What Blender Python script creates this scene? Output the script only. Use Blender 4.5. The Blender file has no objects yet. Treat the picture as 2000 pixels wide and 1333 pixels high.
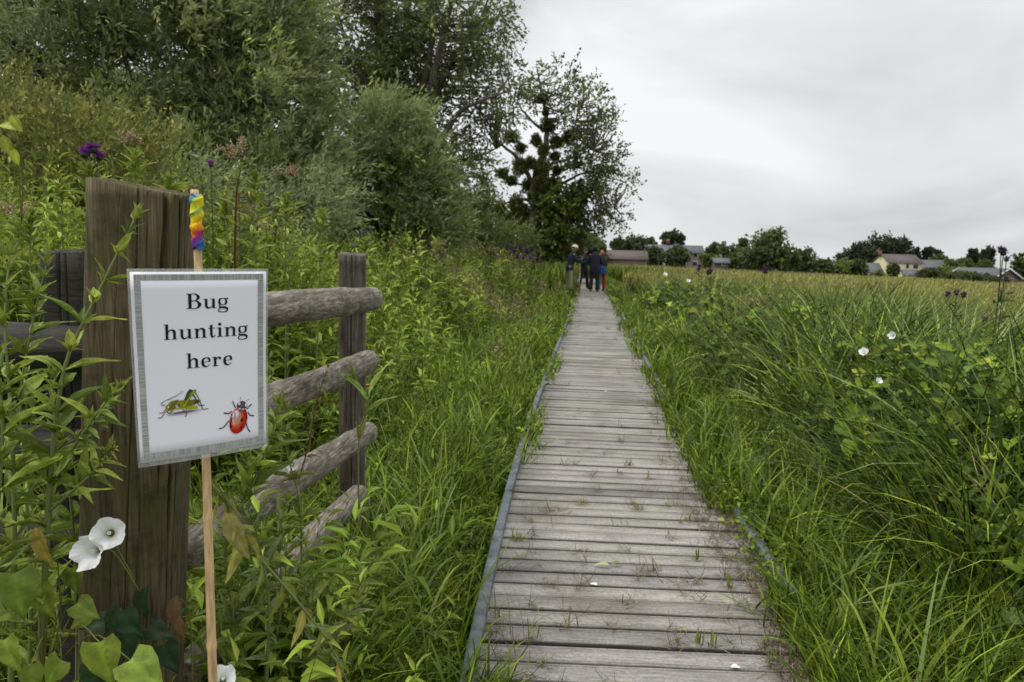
import bpy, math, random
import numpy as np
from mathutils import Matrix, Vector

rng = np.random.default_rng(7)
random.seed(7)
C = bpy.context.scene.collection
SC = bpy.context.scene

# ------------------------------------------------------------------ camera
EYE = 1.3; PITCH = math.radians(7.08); ROLL = math.radians(1.5)
cam_d = bpy.data.cameras.new('camera'); cam = bpy.data.objects.new('camera', cam_d); C.objects.link(cam)
cam_d.lens = 24; cam_d.sensor_width = 36; cam_d.clip_start = 0.05; cam_d.clip_end = 3000
CM = (Matrix.Rotation(math.pi/2-PITCH, 4, 'X') @ Matrix.Rotation(ROLL, 4, 'Z'))
cam.matrix_world = Matrix.Translation((0, 0, EYE)) @ CM
cam_d.dof.use_dof = True; cam_d.dof.focus_distance = 1.45; cam_d.dof.aperture_fstop = 8.0
SC.camera = cam
R3 = np.array(CM.to_3x3())
F_PX = 2000*24/36
def ray(x, y):
    return R3 @ np.array([(x-1000)/F_PX, -(y-666.5)/F_PX, -1.0])
def P(x, y, D):                       # survey helper: photo point at forward distance D (metres) -> world
    d = ray(x, y); return np.array([0, 0, EYE]) + d*(D/d[1])
def G(x, y, z=0.0):
    d = ray(x, y); return np.array([0, 0, EYE]) + d*((z-EYE)/d[2])

# ------------------------------------------------------------------ world, sun
SUN_EL, SUN_AZ = math.radians(55), math.radians(-65)
w = bpy.data.worlds.new('World'); SC.world = w; w.use_nodes = True
nt = w.node_tree; nt.nodes.clear(); N = nt.nodes.new; L = nt.links.new
out = N('ShaderNodeOutputWorld'); bg = N('ShaderNodeBackground'); L(bg.outputs[0], out.inputs[0])
sky = N('ShaderNodeTexSky'); sky.sky_type = 'NISHITA'; sky.sun_disc = False
sky.sun_elevation = SUN_EL; sky.sun_rotation = SUN_AZ
tc = N('ShaderNodeTexCoord'); mp = N('ShaderNodeMapping'); mp.inputs['Scale'].default_value = (1.1, 1.1, 3.0)
mp.inputs['Rotation'].default_value = (0, 0.06, 0.4)
L(tc.outputs['Generated'], mp.inputs[0])
n1 = N('ShaderNodeTexNoise'); n1.inputs['Scale'].default_value = 1.7; n1.inputs['Detail'].default_value = 5; n1.inputs['Roughness'].default_value = 0.5
n1.inputs['Distortion'].default_value = 0.5
L(mp.outputs[0], n1.inputs['Vector'])
cr = N('ShaderNodeValToRGB'); L(n1.outputs['Fac'], cr.inputs[0])
e = cr.color_ramp.elements; e[0].position = .36; e[0].color = (.46, .465, .485, 1); e[1].position = .66; e[1].color = (.84, .84, .85, 1)
x = cr.color_ramp.elements.new(.48); x.color = (.655, .66, .675, 1)
# an overcast dome is brighter overhead than at the horizon
sx = N('ShaderNodeSeparateXYZ'); L(tc.outputs['Generated'], sx.inputs[0])
mr = N('ShaderNodeMapRange'); L(sx.outputs['Z'], mr.inputs[0]); mr.inputs[1].default_value = 0.0; mr.inputs[2].default_value = 1.0
mr.inputs[3].default_value = 0.0; mr.inputs[4].default_value = 1.0
pw = N('ShaderNodeMath'); pw.operation = 'POWER'; pw.inputs[1].default_value = 3; L(mr.outputs[0], pw.inputs[0])
gn = N('ShaderNodeMath'); gn.operation = 'MULTIPLY_ADD'; gn.inputs[1].default_value = 2.0; gn.inputs[2].default_value = .97; L(pw.outputs[0], gn.inputs[0])
mu = N('ShaderNodeVectorMath'); mu.operation = 'SCALE'; L(cr.outputs[0], mu.inputs[0]); L(gn.outputs[0], mu.inputs['Scale'])
sk = N('ShaderNodeVectorMath'); sk.operation = 'SCALE'; L(sky.outputs[0], sk.inputs[0]); sk.inputs['Scale'].default_value = 0.10
mx = N('ShaderNodeMix'); mx.data_type = 'RGBA'; mx.inputs['Factor'].default_value = 0.06
L(mu.outputs[0], mx.inputs['A']); L(sk.outputs[0], mx.inputs['B']); L(mx.outputs['Result'], bg.inputs[0])
bg.inputs[1].default_value = 1.0
sd = bpy.data.lights.new('sun', 'SUN'); sd.energy = 1.5; sd.angle = math.radians(11); sd.color = (1, .965, .9)
so = bpy.data.objects.new('sun', sd); C.objects.link(so)
sv = Vector((math.sin(SUN_AZ)*math.cos(SUN_EL), math.cos(SUN_AZ)*math.cos(SUN_EL)*-0.4, math.sin(SUN_EL)))
so.rotation_euler = sv.to_track_quat('Z', 'Y').to_euler()
vs = SC.view_settings; vs.view_transform = 'Standard'; vs.look = 'None'; vs.gamma = 1; vs.exposure = 0.22
SC.cycles.max_bounces = 6; SC.cycles.diffuse_bounces = 2; SC.cycles.transparent_max_bounces = 6
SC.cycles.glossy_bounces = 2; SC.cycles.transmission_bounces = 4
SC.cycles.use_adaptive_sampling = True

# ------------------------------------------------------------------ material helpers
def newmat(name):
    m = bpy.data.materials.new(name); m.use_nodes = True
    t = m.node_tree; return m, t, t.nodes['Principled BSDF'], t.nodes['Material Output']
def leafmat(name, transl=.32, rough=.6, back=None, spec=.22):
    """colour from the per-leaf attribute; thin leaf = diffuse + translucent; optional paler underside"""
    m, t, p, o = newmat(name)
    a = t.nodes.new('ShaderNodeAttribute'); a.attribute_name = 'Col'
    c = a.outputs['Color']
    if back:
        g = t.nodes.new('ShaderNodeNewGeometry'); k = t.nodes.new('ShaderNodeMix'); k.data_type = 'RGBA'
        f = t.nodes.new('ShaderNodeMath'); f.operation = 'MULTIPLY'; f.inputs[1].default_value = back[3]
        t.links.new(g.outputs['Backfacing'], f.inputs[0]); t.links.new(f.outputs[0], k.inputs['Factor'])
        t.links.new(c, k.inputs['A']); k.inputs['B'].default_value = (*back[:3], 1); c = k.outputs['Result']
    t.links.new(c, p.inputs['Base Color']); p.inputs['Roughness'].default_value = rough
    p.inputs['Specular IOR Level'].default_value = spec
    tr = t.nodes.new('ShaderNodeBsdfTranslucent')
    h = t.nodes.new('ShaderNodeHueSaturation'); h.inputs['Value'].default_value = 1.15; h.inputs['Hue'].default_value = .49
    t.links.new(c, h.inputs['Color']); t.links.new(h.outputs[0], tr.inputs[0])
    s = t.nodes.new('ShaderNodeMixShader'); s.inputs[0].default_value = transl
    t.links.new(p.outputs[0], s.inputs[1]); t.links.new(tr.outputs[0], s.inputs[2]); t.links.new(s.outputs[0], o.inputs[0])
    return m
def noisemat(name, cols, scale=5, stretch=(1, 1, 1), detail=6, rough=.8, bump=.3, bscale=None, pos=None, coord='Object', metal=0, dist=0, bdist=.01):
    m, t, p, o = newmat(name)
    tc = t.nodes.new('ShaderNodeTexCoord'); mp = t.nodes.new('ShaderNodeMapping'); mp.inputs['Scale'].default_value = stretch
    t.links.new(tc.outputs[coord], mp.inputs[0])
    n = t.nodes.new('ShaderNodeTexNoise'); n.inputs['Scale'].default_value = scale; n.inputs['Detail'].default_value = detail
    n.inputs['Roughness'].default_value = .62; n.inputs['Distortion'].default_value = dist
    t.links.new(mp.outputs[0], n.inputs['Vector'])
    r = t.nodes.new('ShaderNodeValToRGB'); t.links.new(n.outputs['Fac'], r.inputs[0])
    k = len(cols); e = r.color_ramp.elements
    for i, c in enumerate(cols):
        ps = pos[i] if pos else .28+.44*i/(k-1)
        if i < 2: q = e[i]; q.position = ps
        else: q = e.new(ps)
        q.color = (*c, 1)
    t.links.new(r.outputs[0], p.inputs['Base Color']); p.inputs['Roughness'].default_value = rough; p.inputs['Metallic'].default_value = metal
    if bump:
        b = t.nodes.new('ShaderNodeBump'); b.inputs['Strength'].default_value = bump; b.inputs['Distance'].default_value = bdist
        n2 = t.nodes.new('ShaderNodeTexNoise'); n2.inputs['Scale'].default_value = bscale or scale*3; n2.inputs['Detail'].default_value = 6
        t.links.new(mp.outputs[0], n2.inputs['Vector']); t.links.new(n2.outputs['Fac'], b.inputs['Height']); t.links.new(b.outputs[0], p.inputs['Normal'])
    m['ramp'] = r.name
    return m
def flat(name, col, rough=.6, metal=0, var=.12, scale=30, spec=.5):
    a = tuple(c*(1-var) for c in col); b = tuple(min(1, c*(1+var)) for c in col)
    m = noisemat(name, [a, b], scale=scale, rough=rough, bump=.08, metal=metal)
    m.node_tree.nodes['Principled BSDF'].inputs['Specular IOR Level'].default_value = spec
    return m

M = {}
M['leaf'] = leafmat('leaf green', .26)
def nearleaf(name, transl=.3):
    m = leafmat(name, transl, .55, spec=.35); t = m.node_tree; n_ = t.nodes.new; l_ = t.links.new; p = t.nodes['Principled BSDF']
    tc = n_('ShaderNodeTexCoord'); nz = n_('ShaderNodeTexNoise'); nz.inputs['Scale'].default_value = 70; nz.inputs['Detail'].default_value = 7; nz.inputs['Roughness'].default_value = .7; l_(tc.outputs['Object'], nz.inputs['Vector'])
    r = n_('ShaderNodeValToRGB'); l_(nz.outputs['Fac'], r.inputs[0]); r.color_ramp.elements[0].position = .32; r.color_ramp.elements[0].color = (.55, .58, .5, 1); r.color_ramp.elements[1].position = .66; r.color_ramp.elements[1].color = (1.25, 1.2, 1.1, 1)
    src = p.inputs['Base Color'].links[0].from_socket; k = n_('ShaderNodeMix'); k.data_type = 'RGBA'; k.blend_type = 'MULTIPLY'; k.inputs['Factor'].default_value = 1; l_(src, k.inputs['A']); l_(r.outputs[0], k.inputs['B']); l_(k.outputs['Result'], p.inputs['Base Color'])
    b = n_('ShaderNodeBump'); b.inputs['Strength'].default_value = .35; b.inputs['Distance'].default_value = .003; l_(nz.outputs['Fac'], b.inputs['Height']); l_(b.outputs[0], p.inputs['Normal'])
    return m
M['near'] = nearleaf('near leaf')
M['willow'] = leafmat('willow leaf', .25, .6, back=(.33, .38, .22, .75))
M['tree'] = leafmat('tree leaf', .28, .6, back=(.13, .155, .075, .4))
M['grass'] = leafmat('grass blade', .25, .6)
M['dry'] = leafmat('dry plant', .2, .8)
M['bark'] = noisemat('bark', [(.035, .03, .022), (.09, .078, .058), (.15, .135, .11)], 4, (3, 3, .6), rough=.95, bump=.8)
M['soil'] = noisemat('soil and thatch', [(.012, .014, .006), (.03, .035, .012), (.055, .055, .025)], 9, rough=1, bump=.6)

# ------------------------------------------------------------------ object helpers
def tag(o, label=None, cat=None, group=None, kind=None):
    if label: o['label'] = label
    if cat: o['category'] = cat
    if group: o['group'] = group
    if kind: o['kind'] = kind
    return o
def empty(name, loc=(0, 0, 0), rz=0):
    o = bpy.data.objects.new(name, None); C.objects.link(o); o.location = loc; o.rotation_euler = (0, 0, rz)
    o.empty_display_size = .1
    return o
def link(name, me, mats, parent=None, keepworld=True):
    o = bpy.data.objects.new(name, me); C.objects.link(o)
    for m in (mats if isinstance(mats, (list, tuple)) else [mats]): me.materials.append(m)
    if parent is not None:
        o.parent = parent
        if keepworld:
            o.matrix_parent_inverse = Matrix.Translation(-Vector(parent.location)) if parent.rotation_euler.z == 0 and parent.parent is None else parent.matrix_basis.inverted()
    return o
def npmesh(name, V, Fs, mats, col=None, parent=None, smooth=False, midx=None, keepworld=True, origin=None):
    """V (n,3); Fs list of (m,k) int arrays; geometry in world space unless keepworld is False"""
    V = np.asarray(V, float).reshape(-1, 3)
    if origin is not None: V = V-np.asarray(origin)
    Fs = [np.asarray(f, int) for f in Fs if len(f)]
    me = bpy.data.meshes.new(name)
    me.vertices.add(len(V)); me.vertices.foreach_set('co', V.astype(np.float32).ravel())
    loops = np.concatenate([f.ravel() for f in Fs]); tot = np.concatenate([np.full(len(f), f.shape[1]) for f in Fs])
    st = np.concatenate([[0], np.cumsum(tot)[:-1]])
    me.loops.add(len(loops)); me.loops.foreach_set('vertex_index', loops.astype(np.int32))
    me.polygons.add(len(tot)); me.polygons.foreach_set('loop_start', st.astype(np.int32)); me.polygons.foreach_set('loop_total', tot.astype(np.int32))
    if midx is not None: me.polygons.foreach_set('material_index', np.asarray(midx, np.int32))
    if smooth: me.polygons.foreach_set('use_smooth', np.ones(len(tot), bool))
    if col is not None:
        a = me.color_attributes.new('Col', 'FLOAT_COLOR', 'POINT')
        c = np.ones((len(V), 4), np.float32); c[:, :3] = np.clip(col, 0, 1); a.data.foreach_set('color', c.ravel())
    me.update(calc_edges=True); me.validate()
    o = link(name, me, mats, parent, keepworld)
    if origin is not None and parent is None: o.location = origin
    return o
class MB:
    def __init__(s): s.V = []; s.F = {}; s.Cc = []; s.n = 0; s.mi = {}
    def add(s, V, F, col=(1, 1, 1), mi=0):
        V = np.asarray(V, float).reshape(-1, 3)
        s.V.append(V); c = np.asarray(col, float)
        s.Cc.append(np.broadcast_to(c, V.shape).copy())
        for f in (F if isinstance(F, list) else [F]):
            f = np.asarray(f, int)
            if len(f): s.F.setdefault(f.shape[1], []).append(f+s.n); s.mi.setdefault(f.shape[1], []).append(np.full(len(f), mi))
        s.n += len(V); return s
    def poly(s, pts, col=(1, 1, 1), mi=0): return s.add(pts, [np.arange(len(pts))[None]], col, mi)
    def box(s, c, d, col=(1, 1, 1), rot=None, mi=0):
        v = np.array([[x, y, z] for x in (-.5, .5) for y in (-.5, .5) for z in (-.5, .5)])*np.array(d)
        if rot is not None: v = v @ np.asarray(rot).T
        return s.add(v+np.array(c), np.array([[0, 1, 3, 2], [4, 6, 7, 5], [0, 4, 5, 1], [2, 3, 7, 6], [0, 2, 6, 4], [1, 5, 7, 3]]), col, mi)
    def build(s, name, mats, parent=None, smooth=False, keepworld=True, origin=None, usecol=True):
        ks = sorted(s.F)
        return npmesh(name, np.concatenate(s.V), [np.concatenate(s.F[k]) for k in ks], mats, np.concatenate(s.Cc) if usecol else None, parent, smooth,
                      np.concatenate([np.concatenate(s.mi[k]) for k in ks]), keepworld, origin)
def norm(a): return a/np.maximum(np.linalg.norm(a, axis=-1, keepdims=True), 1e-9)
def tube(mb, pts, rad, n=8, col=(1, 1, 1), cap=True, mi=0, jitter=0):
    pts = np.asarray(pts, float); m = len(pts); rad = np.broadcast_to(np.asarray(rad, float), (m,))
    t = norm(np.gradient(pts, axis=0)); up = np.array([0, 0, 1.]) if abs(t[0][2]) < .9 else np.array([0, 1., 0])
    V = []
    a = np.linspace(0, 2*np.pi, n, endpoint=False)
    s = norm(np.cross(t[0], up))
    for i in range(m):
        s = norm(s-t[i]*np.dot(s, t[i])); b = np.cross(t[i], s)
        rr = rad[i]*(1+(jitter*rng.normal(size=n) if jitter else 0))
        V.append(pts[i]+np.outer(np.cos(a)*rr, s)+np.outer(np.sin(a)*rr, b))
    V = np.concatenate(V); i = np.arange(m-1)[:, None]*n; j = np.arange(n)[None]; j2 = (j+1) % n
    F = np.stack([i+j, i+j2, i+n+j2, i+n+j], -1).reshape(-1, 4)
    Fs = [F]
    if cap: Fs.append(np.stack([np.arange(n)[::-1], (m-1)*n+np.arange(n)]))
    return mb.add(V, Fs, col, mi)
def smooth_path(pts, k=8):
    pts = np.asarray(pts, float); n = len(pts)
    if n < 3: return np.array([pts[0]+(pts[-1]-pts[0])*t for t in np.linspace(0, 1, k+1)])
    P0 = np.vstack([2*pts[0]-pts[1], pts, 2*pts[-1]-pts[-2]]); o = []
    for i in range(n-1):
        a, b, c, d = P0[i:i+4]
        for t in np.linspace(0, 1, k, endpoint=False):
            o.append(.5*((2*b)+(-a+c)*t+(2*a-5*b+4*c-d)*t*t+(-a+3*b-3*c+d)*t**3))
    o.append(pts[-1]); return np.array(o)
def fbm(x, y, s=1.0, ph=0.0):          # cheap smooth 2-D noise in about -1..1
    x = x*s+ph; y = y*s-ph*1.3
    return (np.sin(x*1.1+1.7*np.sin(y*.9+.3))+np.sin(y*1.3+1.9*np.sin(x*.7+2.1))+.6*np.sin(2.3*x+1.1*y+ph)+.5*np.sin(-1.9*x+2.7*y+1.3))/3.1
def sstep(a, b, x): t = np.clip((np.asarray(x, float)-a)/(b-a), 0, 1); return t*t*(3-2*t)

# ------------------------------------------------------------------ path line and terrain
PY = np.array([-2, 0, 2.1, 4.15, 5.7, 9.85, 14.5, 21.6, 27, 40, 60, 400.])
PX = np.array([.36, .40, .48, .63, .80, 1.26, 1.79, 2.55, 3.14, 4.35, 6.3, 40.])
HW = .6
_py = np.linspace(-2, 70, 400); _px = np.interp(_py, PY, PX); _px = np.convolve(np.pad(_px, 12, 'edge'), np.ones(25)/25, 'valid')
def cx(y): return np.where(np.asarray(y) < 1.0, np.interp(y, PY, PX), np.interp(y, _py, _px))
def gz(x, y):
    x = np.asarray(x, float); y = np.asarray(y, float)
    return -.14-.020*np.clip(x-6, 0, 400)+.03*fbm(x, y, .8)*sstep(.8, 2, np.abs(x-cx(y)))

# ground: one sheet out to the horizon, finer near the camera
xs = np.concatenate([-np.geomspace(900, 12, 14), np.linspace(-10, 14, 70), np.geomspace(16, 1200, 18)])
ys = np.concatenate([[-60, -20, -8], np.linspace(-4, 30, 90), np.geomspace(33, 2400, 22)])
X, Y = np.meshgrid(xs, ys); V = np.stack([X, Y, gz(X, Y)], -1).reshape(-1, 3)
i = np.arange(len(ys)-1)[:, None]*len(xs)+np.arange(len(xs)-1)[None]
F = np.stack([i, i+1, i+1+len(xs), i+len(xs)], -1).reshape(-1, 4)
M['ground'] = noisemat('ground', [(.016, .02, .008), (.04, .05, .016), (.075, .078, .03)], 3.0, rough=1, bump=.5)
o = npmesh('ground', V, [F], M['ground'], smooth=True); tag(o, kind='structure')

# ------------------------------------------------------------------ boardwalk
def boardwalk():
    m, t, p, o_ = newmat('weathered grey boards')
    n_ = t.nodes.new; l_ = t.links.new
    tc = n_('ShaderNodeTexCoord'); a = n_('ShaderNodeAttribute'); a.attribute_name = 'Col'
    mp = n_('ShaderNodeMapping'); mp.inputs['Scale'].default_value = (1.6, 16, 6); l_(tc.outputs['Object'], mp.inputs[0])
    g = n_('ShaderNodeTexNoise'); g.inputs['Scale'].default_value = 6; g.inputs['Detail'].default_value = 8; l_(mp.outputs[0], g.inputs['Vector'])
    r = n_('ShaderNodeValToRGB'); l_(g.outputs['Fac'], r.inputs[0])
    r.color_ramp.elements[0].position = .3; r.color_ramp.elements[0].color = (.66, .65, .63, 1)
    r.color_ramp.elements[1].position = .68; r.color_ramp.elements[1].color = (1.12, 1.1, 1.08, 1)
    mu = n_('ShaderNodeMix'); mu.data_type = 'RGBA'; mu.blend_type = 'MULTIPLY'; mu.inputs['Factor'].default_value = 1
    l_(a.outputs['Color'], mu.inputs['A']); l_(r.outputs[0], mu.inputs['B'])
    # dirt and damp in broad patches
    g2 = n_('ShaderNodeTexNoise'); g2.inputs['Scale'].default_value = 2.3; g2.inputs['Detail'].default_value = 7; l_(tc.outputs['Object'], g2.inputs['Vector'])
    r2 = n_('ShaderNodeValToRGB'); l_(g2.outputs['Fac'], r2.inputs[0]); r2.color_ramp.elements[0].position = .47; r2.color_ramp.elements[0].color = (0, 0, 0, 1)
    r2.color_ramp.elements[1].position = .68; r2.color_ramp.elements[1].color = (.55, .55, .55, 1)
    mx = n_('ShaderNodeMix'); mx.data_type = 'RGBA'; l_(r2.outputs[0], mx.inputs['Factor']); l_(mu.outputs['Result'], mx.inputs['A']); mx.inputs['B'].default_value = (.10, .088, .068, 1)
    # lichen rings and pale spots
    vo = n_('ShaderNodeTexVoronoi'); vo.inputs['Scale'].default_value = 7.5; l_(tc.outputs['Object'], vo.inputs['Vector'])
    wv = n_('ShaderNodeMath'); wv.operation = 'LESS_THAN'; wv.inputs[1].default_value = .17; 
    nz = n_('ShaderNodeTexNoise'); nz.inputs['Scale'].default_value = 60; l_(tc.outputs['Object'], nz.inputs['Vector'])
    ad = n_('ShaderNodeMath'); ad.operation = 'MULTIPLY_ADD'; ad.inputs[1].default_value = .22; l_(nz.outputs['Fac'], ad.inputs[0]); l_(vo.outputs['Distance'], ad.inputs[2])
    l_(ad.outputs[0], wv.inputs[0])
    sel = n_('ShaderNodeSeparateColor'); l_(vo.outputs['Color'], sel.inputs[0])
    gt = n_('ShaderNodeMath'); gt.operation = 'GREATER_THAN'; gt.inputs[1].default_value = .62; l_(sel.outputs[0], gt.inputs[0])
    ml = n_('ShaderNodeMath'); ml.operation = 'MULTIPLY'; l_(gt.outputs[0], ml.inputs[0]); l_(wv.outputs[0], ml.inputs[1])
    m2 = n_('ShaderNodeMath'); m2.operation = 'MULTIPLY'; m2.inputs[1].default_value = .6; l_(ml.outputs[0], m2.inputs[0])
    mz = n_('ShaderNodeMix'); mz.data_type = 'RGBA'; l_(m2.outputs[0], mz.inputs['Factor']); l_(mx.outputs['Result'], mz.inputs['A']); mz.inputs['B'].default_value = (.48, .49, .45, 1)
    sp = n_('ShaderNodeTexNoise'); sp.inputs['Scale'].default_value = 75; sp.inputs['Detail'].default_value = 6; sp.inputs['Roughness'].default_value = .8; l_(tc.outputs['Object'], sp.inputs['Vector'])
    sr = n_('ShaderNodeValToRGB'); l_(sp.outputs['Fac'], sr.inputs[0]); sr.color_ramp.elements[0].position = .34; sr.color_ramp.elements[0].color = (.62, .60, .57, 1); sr.color_ramp.elements[1].position = .6; sr.color_ramp.elements[1].color = (1.08, 1.08, 1.08, 1)
    sm = n_('ShaderNodeMix'); sm.data_type = 'RGBA'; sm.blend_type = 'MULTIPLY'; sm.inputs['Factor'].default_value = 1; l_(mz.outputs['Result'], sm.inputs['A']); l_(sr.outputs[0], sm.inputs['B'])
    l_(sm.outputs['Result'], p.inputs['Base Color']); p.inputs['Roughness'].default_value = .75; p.inputs['Specular IOR Level'].default_value = .35
    b = n_('ShaderNodeBump'); b.inputs['Strength'].default_value = .5; b.inputs['Distance'].default_value = .004; l_(g.outputs['Fac'], b.inputs['Height']); l_(b.outputs[0], p.inputs['Normal'])
    mb = MB(); y = .6; k = 0
    while y < 48:
        wd = .094+.004*rng.random(); gap = float(rng.choice([.004, .007, .010, .012]))
        c = float(cx(y)); tx = float(cx(y+.2)-cx(y-.2))/.4; th = math.atan(tx)-.03+rng.normal()*.004
        # cross profile: board with grooved top
        gr = .0045; u = np.array([0, .03, .10, .115, .145, .16, .84, .855, .885, .90, .97, 1.0])*wd
        zt = np.array([-.004, 0, 0, -gr, -gr, 0, 0, -gr, -gr, 0, 0, -.004])
        if k % 2: zt = zt.copy(); zt[3:5] = 0
        u = np.concatenate([u, [wd, 0]]); zt = np.concatenate([zt, [-.035, -.035]])
        hw = HW-.012+rng.normal()*.004; zj = rng.normal()*.0022; tilt = rng.normal()*.003
        ax = np.array([math.cos(th), -math.sin(th)*-1]); ax = np.array([math.cos(th), -math.sin(th)])
        dr = np.array([math.sin(th), math.cos(th)])
        nx = 5; rings = []
        for q in np.linspace(-hw, hw, nx):
            pxy = np.array([c, y])+ax*q+np.outer(u, dr)
            rings.append(np.column_stack([pxy, zt+zj+tilt*q+.0*q]))
        nu = len(u); V = np.concatenate(rings); ii = np.arange(nx-1)[:, None]*nu; jj = np.arange(nu)[None]; j2 = (jj+1) % nu
        F = np.stack([ii+jj, ii+j2, ii+nu+j2, ii+nu+jj], -1).reshape(-1, 4)
        base = np.array([.33, .32, .295])*(1+rng.normal()*.11)*np.array([1, 1+rng.normal()*.012, 1+rng.normal()*.03])
        ed = np.ones(nu); ed[[0, 11]] = .22; ed[[1, 10]] = .6; ed[[3, 4]] = .45 if not k % 2 else .8; ed[[7, 8]] = .4; ed[12:] = .15  # gap and groove shade painted into the plank colour, together with edge grime
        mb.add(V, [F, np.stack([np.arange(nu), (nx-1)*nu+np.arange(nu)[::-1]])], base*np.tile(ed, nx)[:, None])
        y += wd+gap; k += 1
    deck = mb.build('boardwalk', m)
    tag(deck, 'long narrow grey wooden boardwalk running through the tall grass', kind='structure')
    # bearers under the boards
    mb = MB()
    yy = np.linspace(.6, 48, 120)
    for s in (-.45, .45):
        tube(mb, np.column_stack([cx(yy)+s, yy, np.full(120, -.085)]), .045, 4, (.05, .045, .035))
    mb.build('bearer', M['dry'], deck)
    mm = noisemat('galvanised edging', [(.05, .06, .062), (.11, .13, .135), (.19, .21, .21)], 14, rough=.65, metal=.25, bump=.3)
    for s in (-1, 1):
        for y0 in np.arange(.6, 46, 3.0):
            y1 = y0+2.985; q = np.linspace(y0, y1, 13); mb = MB()
            c = cx(q)+s*HW; dx = np.gradient(c, q); nx_ = 1/np.sqrt(1+dx*dx)
            prof = [(-.022, -.10), (.022, -.10), (.022, .030), (.018, .034), (-.018, .034), (-.022, .030)]
            wob = rng.normal()*.004
            V = np.stack([np.column_stack([c+a*nx_, q-a*dx*nx_, np.full(13, b+wob)]) for a, b in prof], 1).reshape(-1, 3)
            n = 6; ii = np.arange(12)[:, None]*n; jj = np.arange(n)[None]; j2 = (jj+1) % n
            F = np.stack([ii+jj, ii+j2, ii+n+j2, ii+n+jj], -1).reshape(-1, 4)
            mb.add(V, [F, np.stack([np.arange(n)[::-1], 12*n+np.arange(n)])])
            mb.build('metal_edging', mm, deck, usecol=False)
boardwalk()

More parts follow.
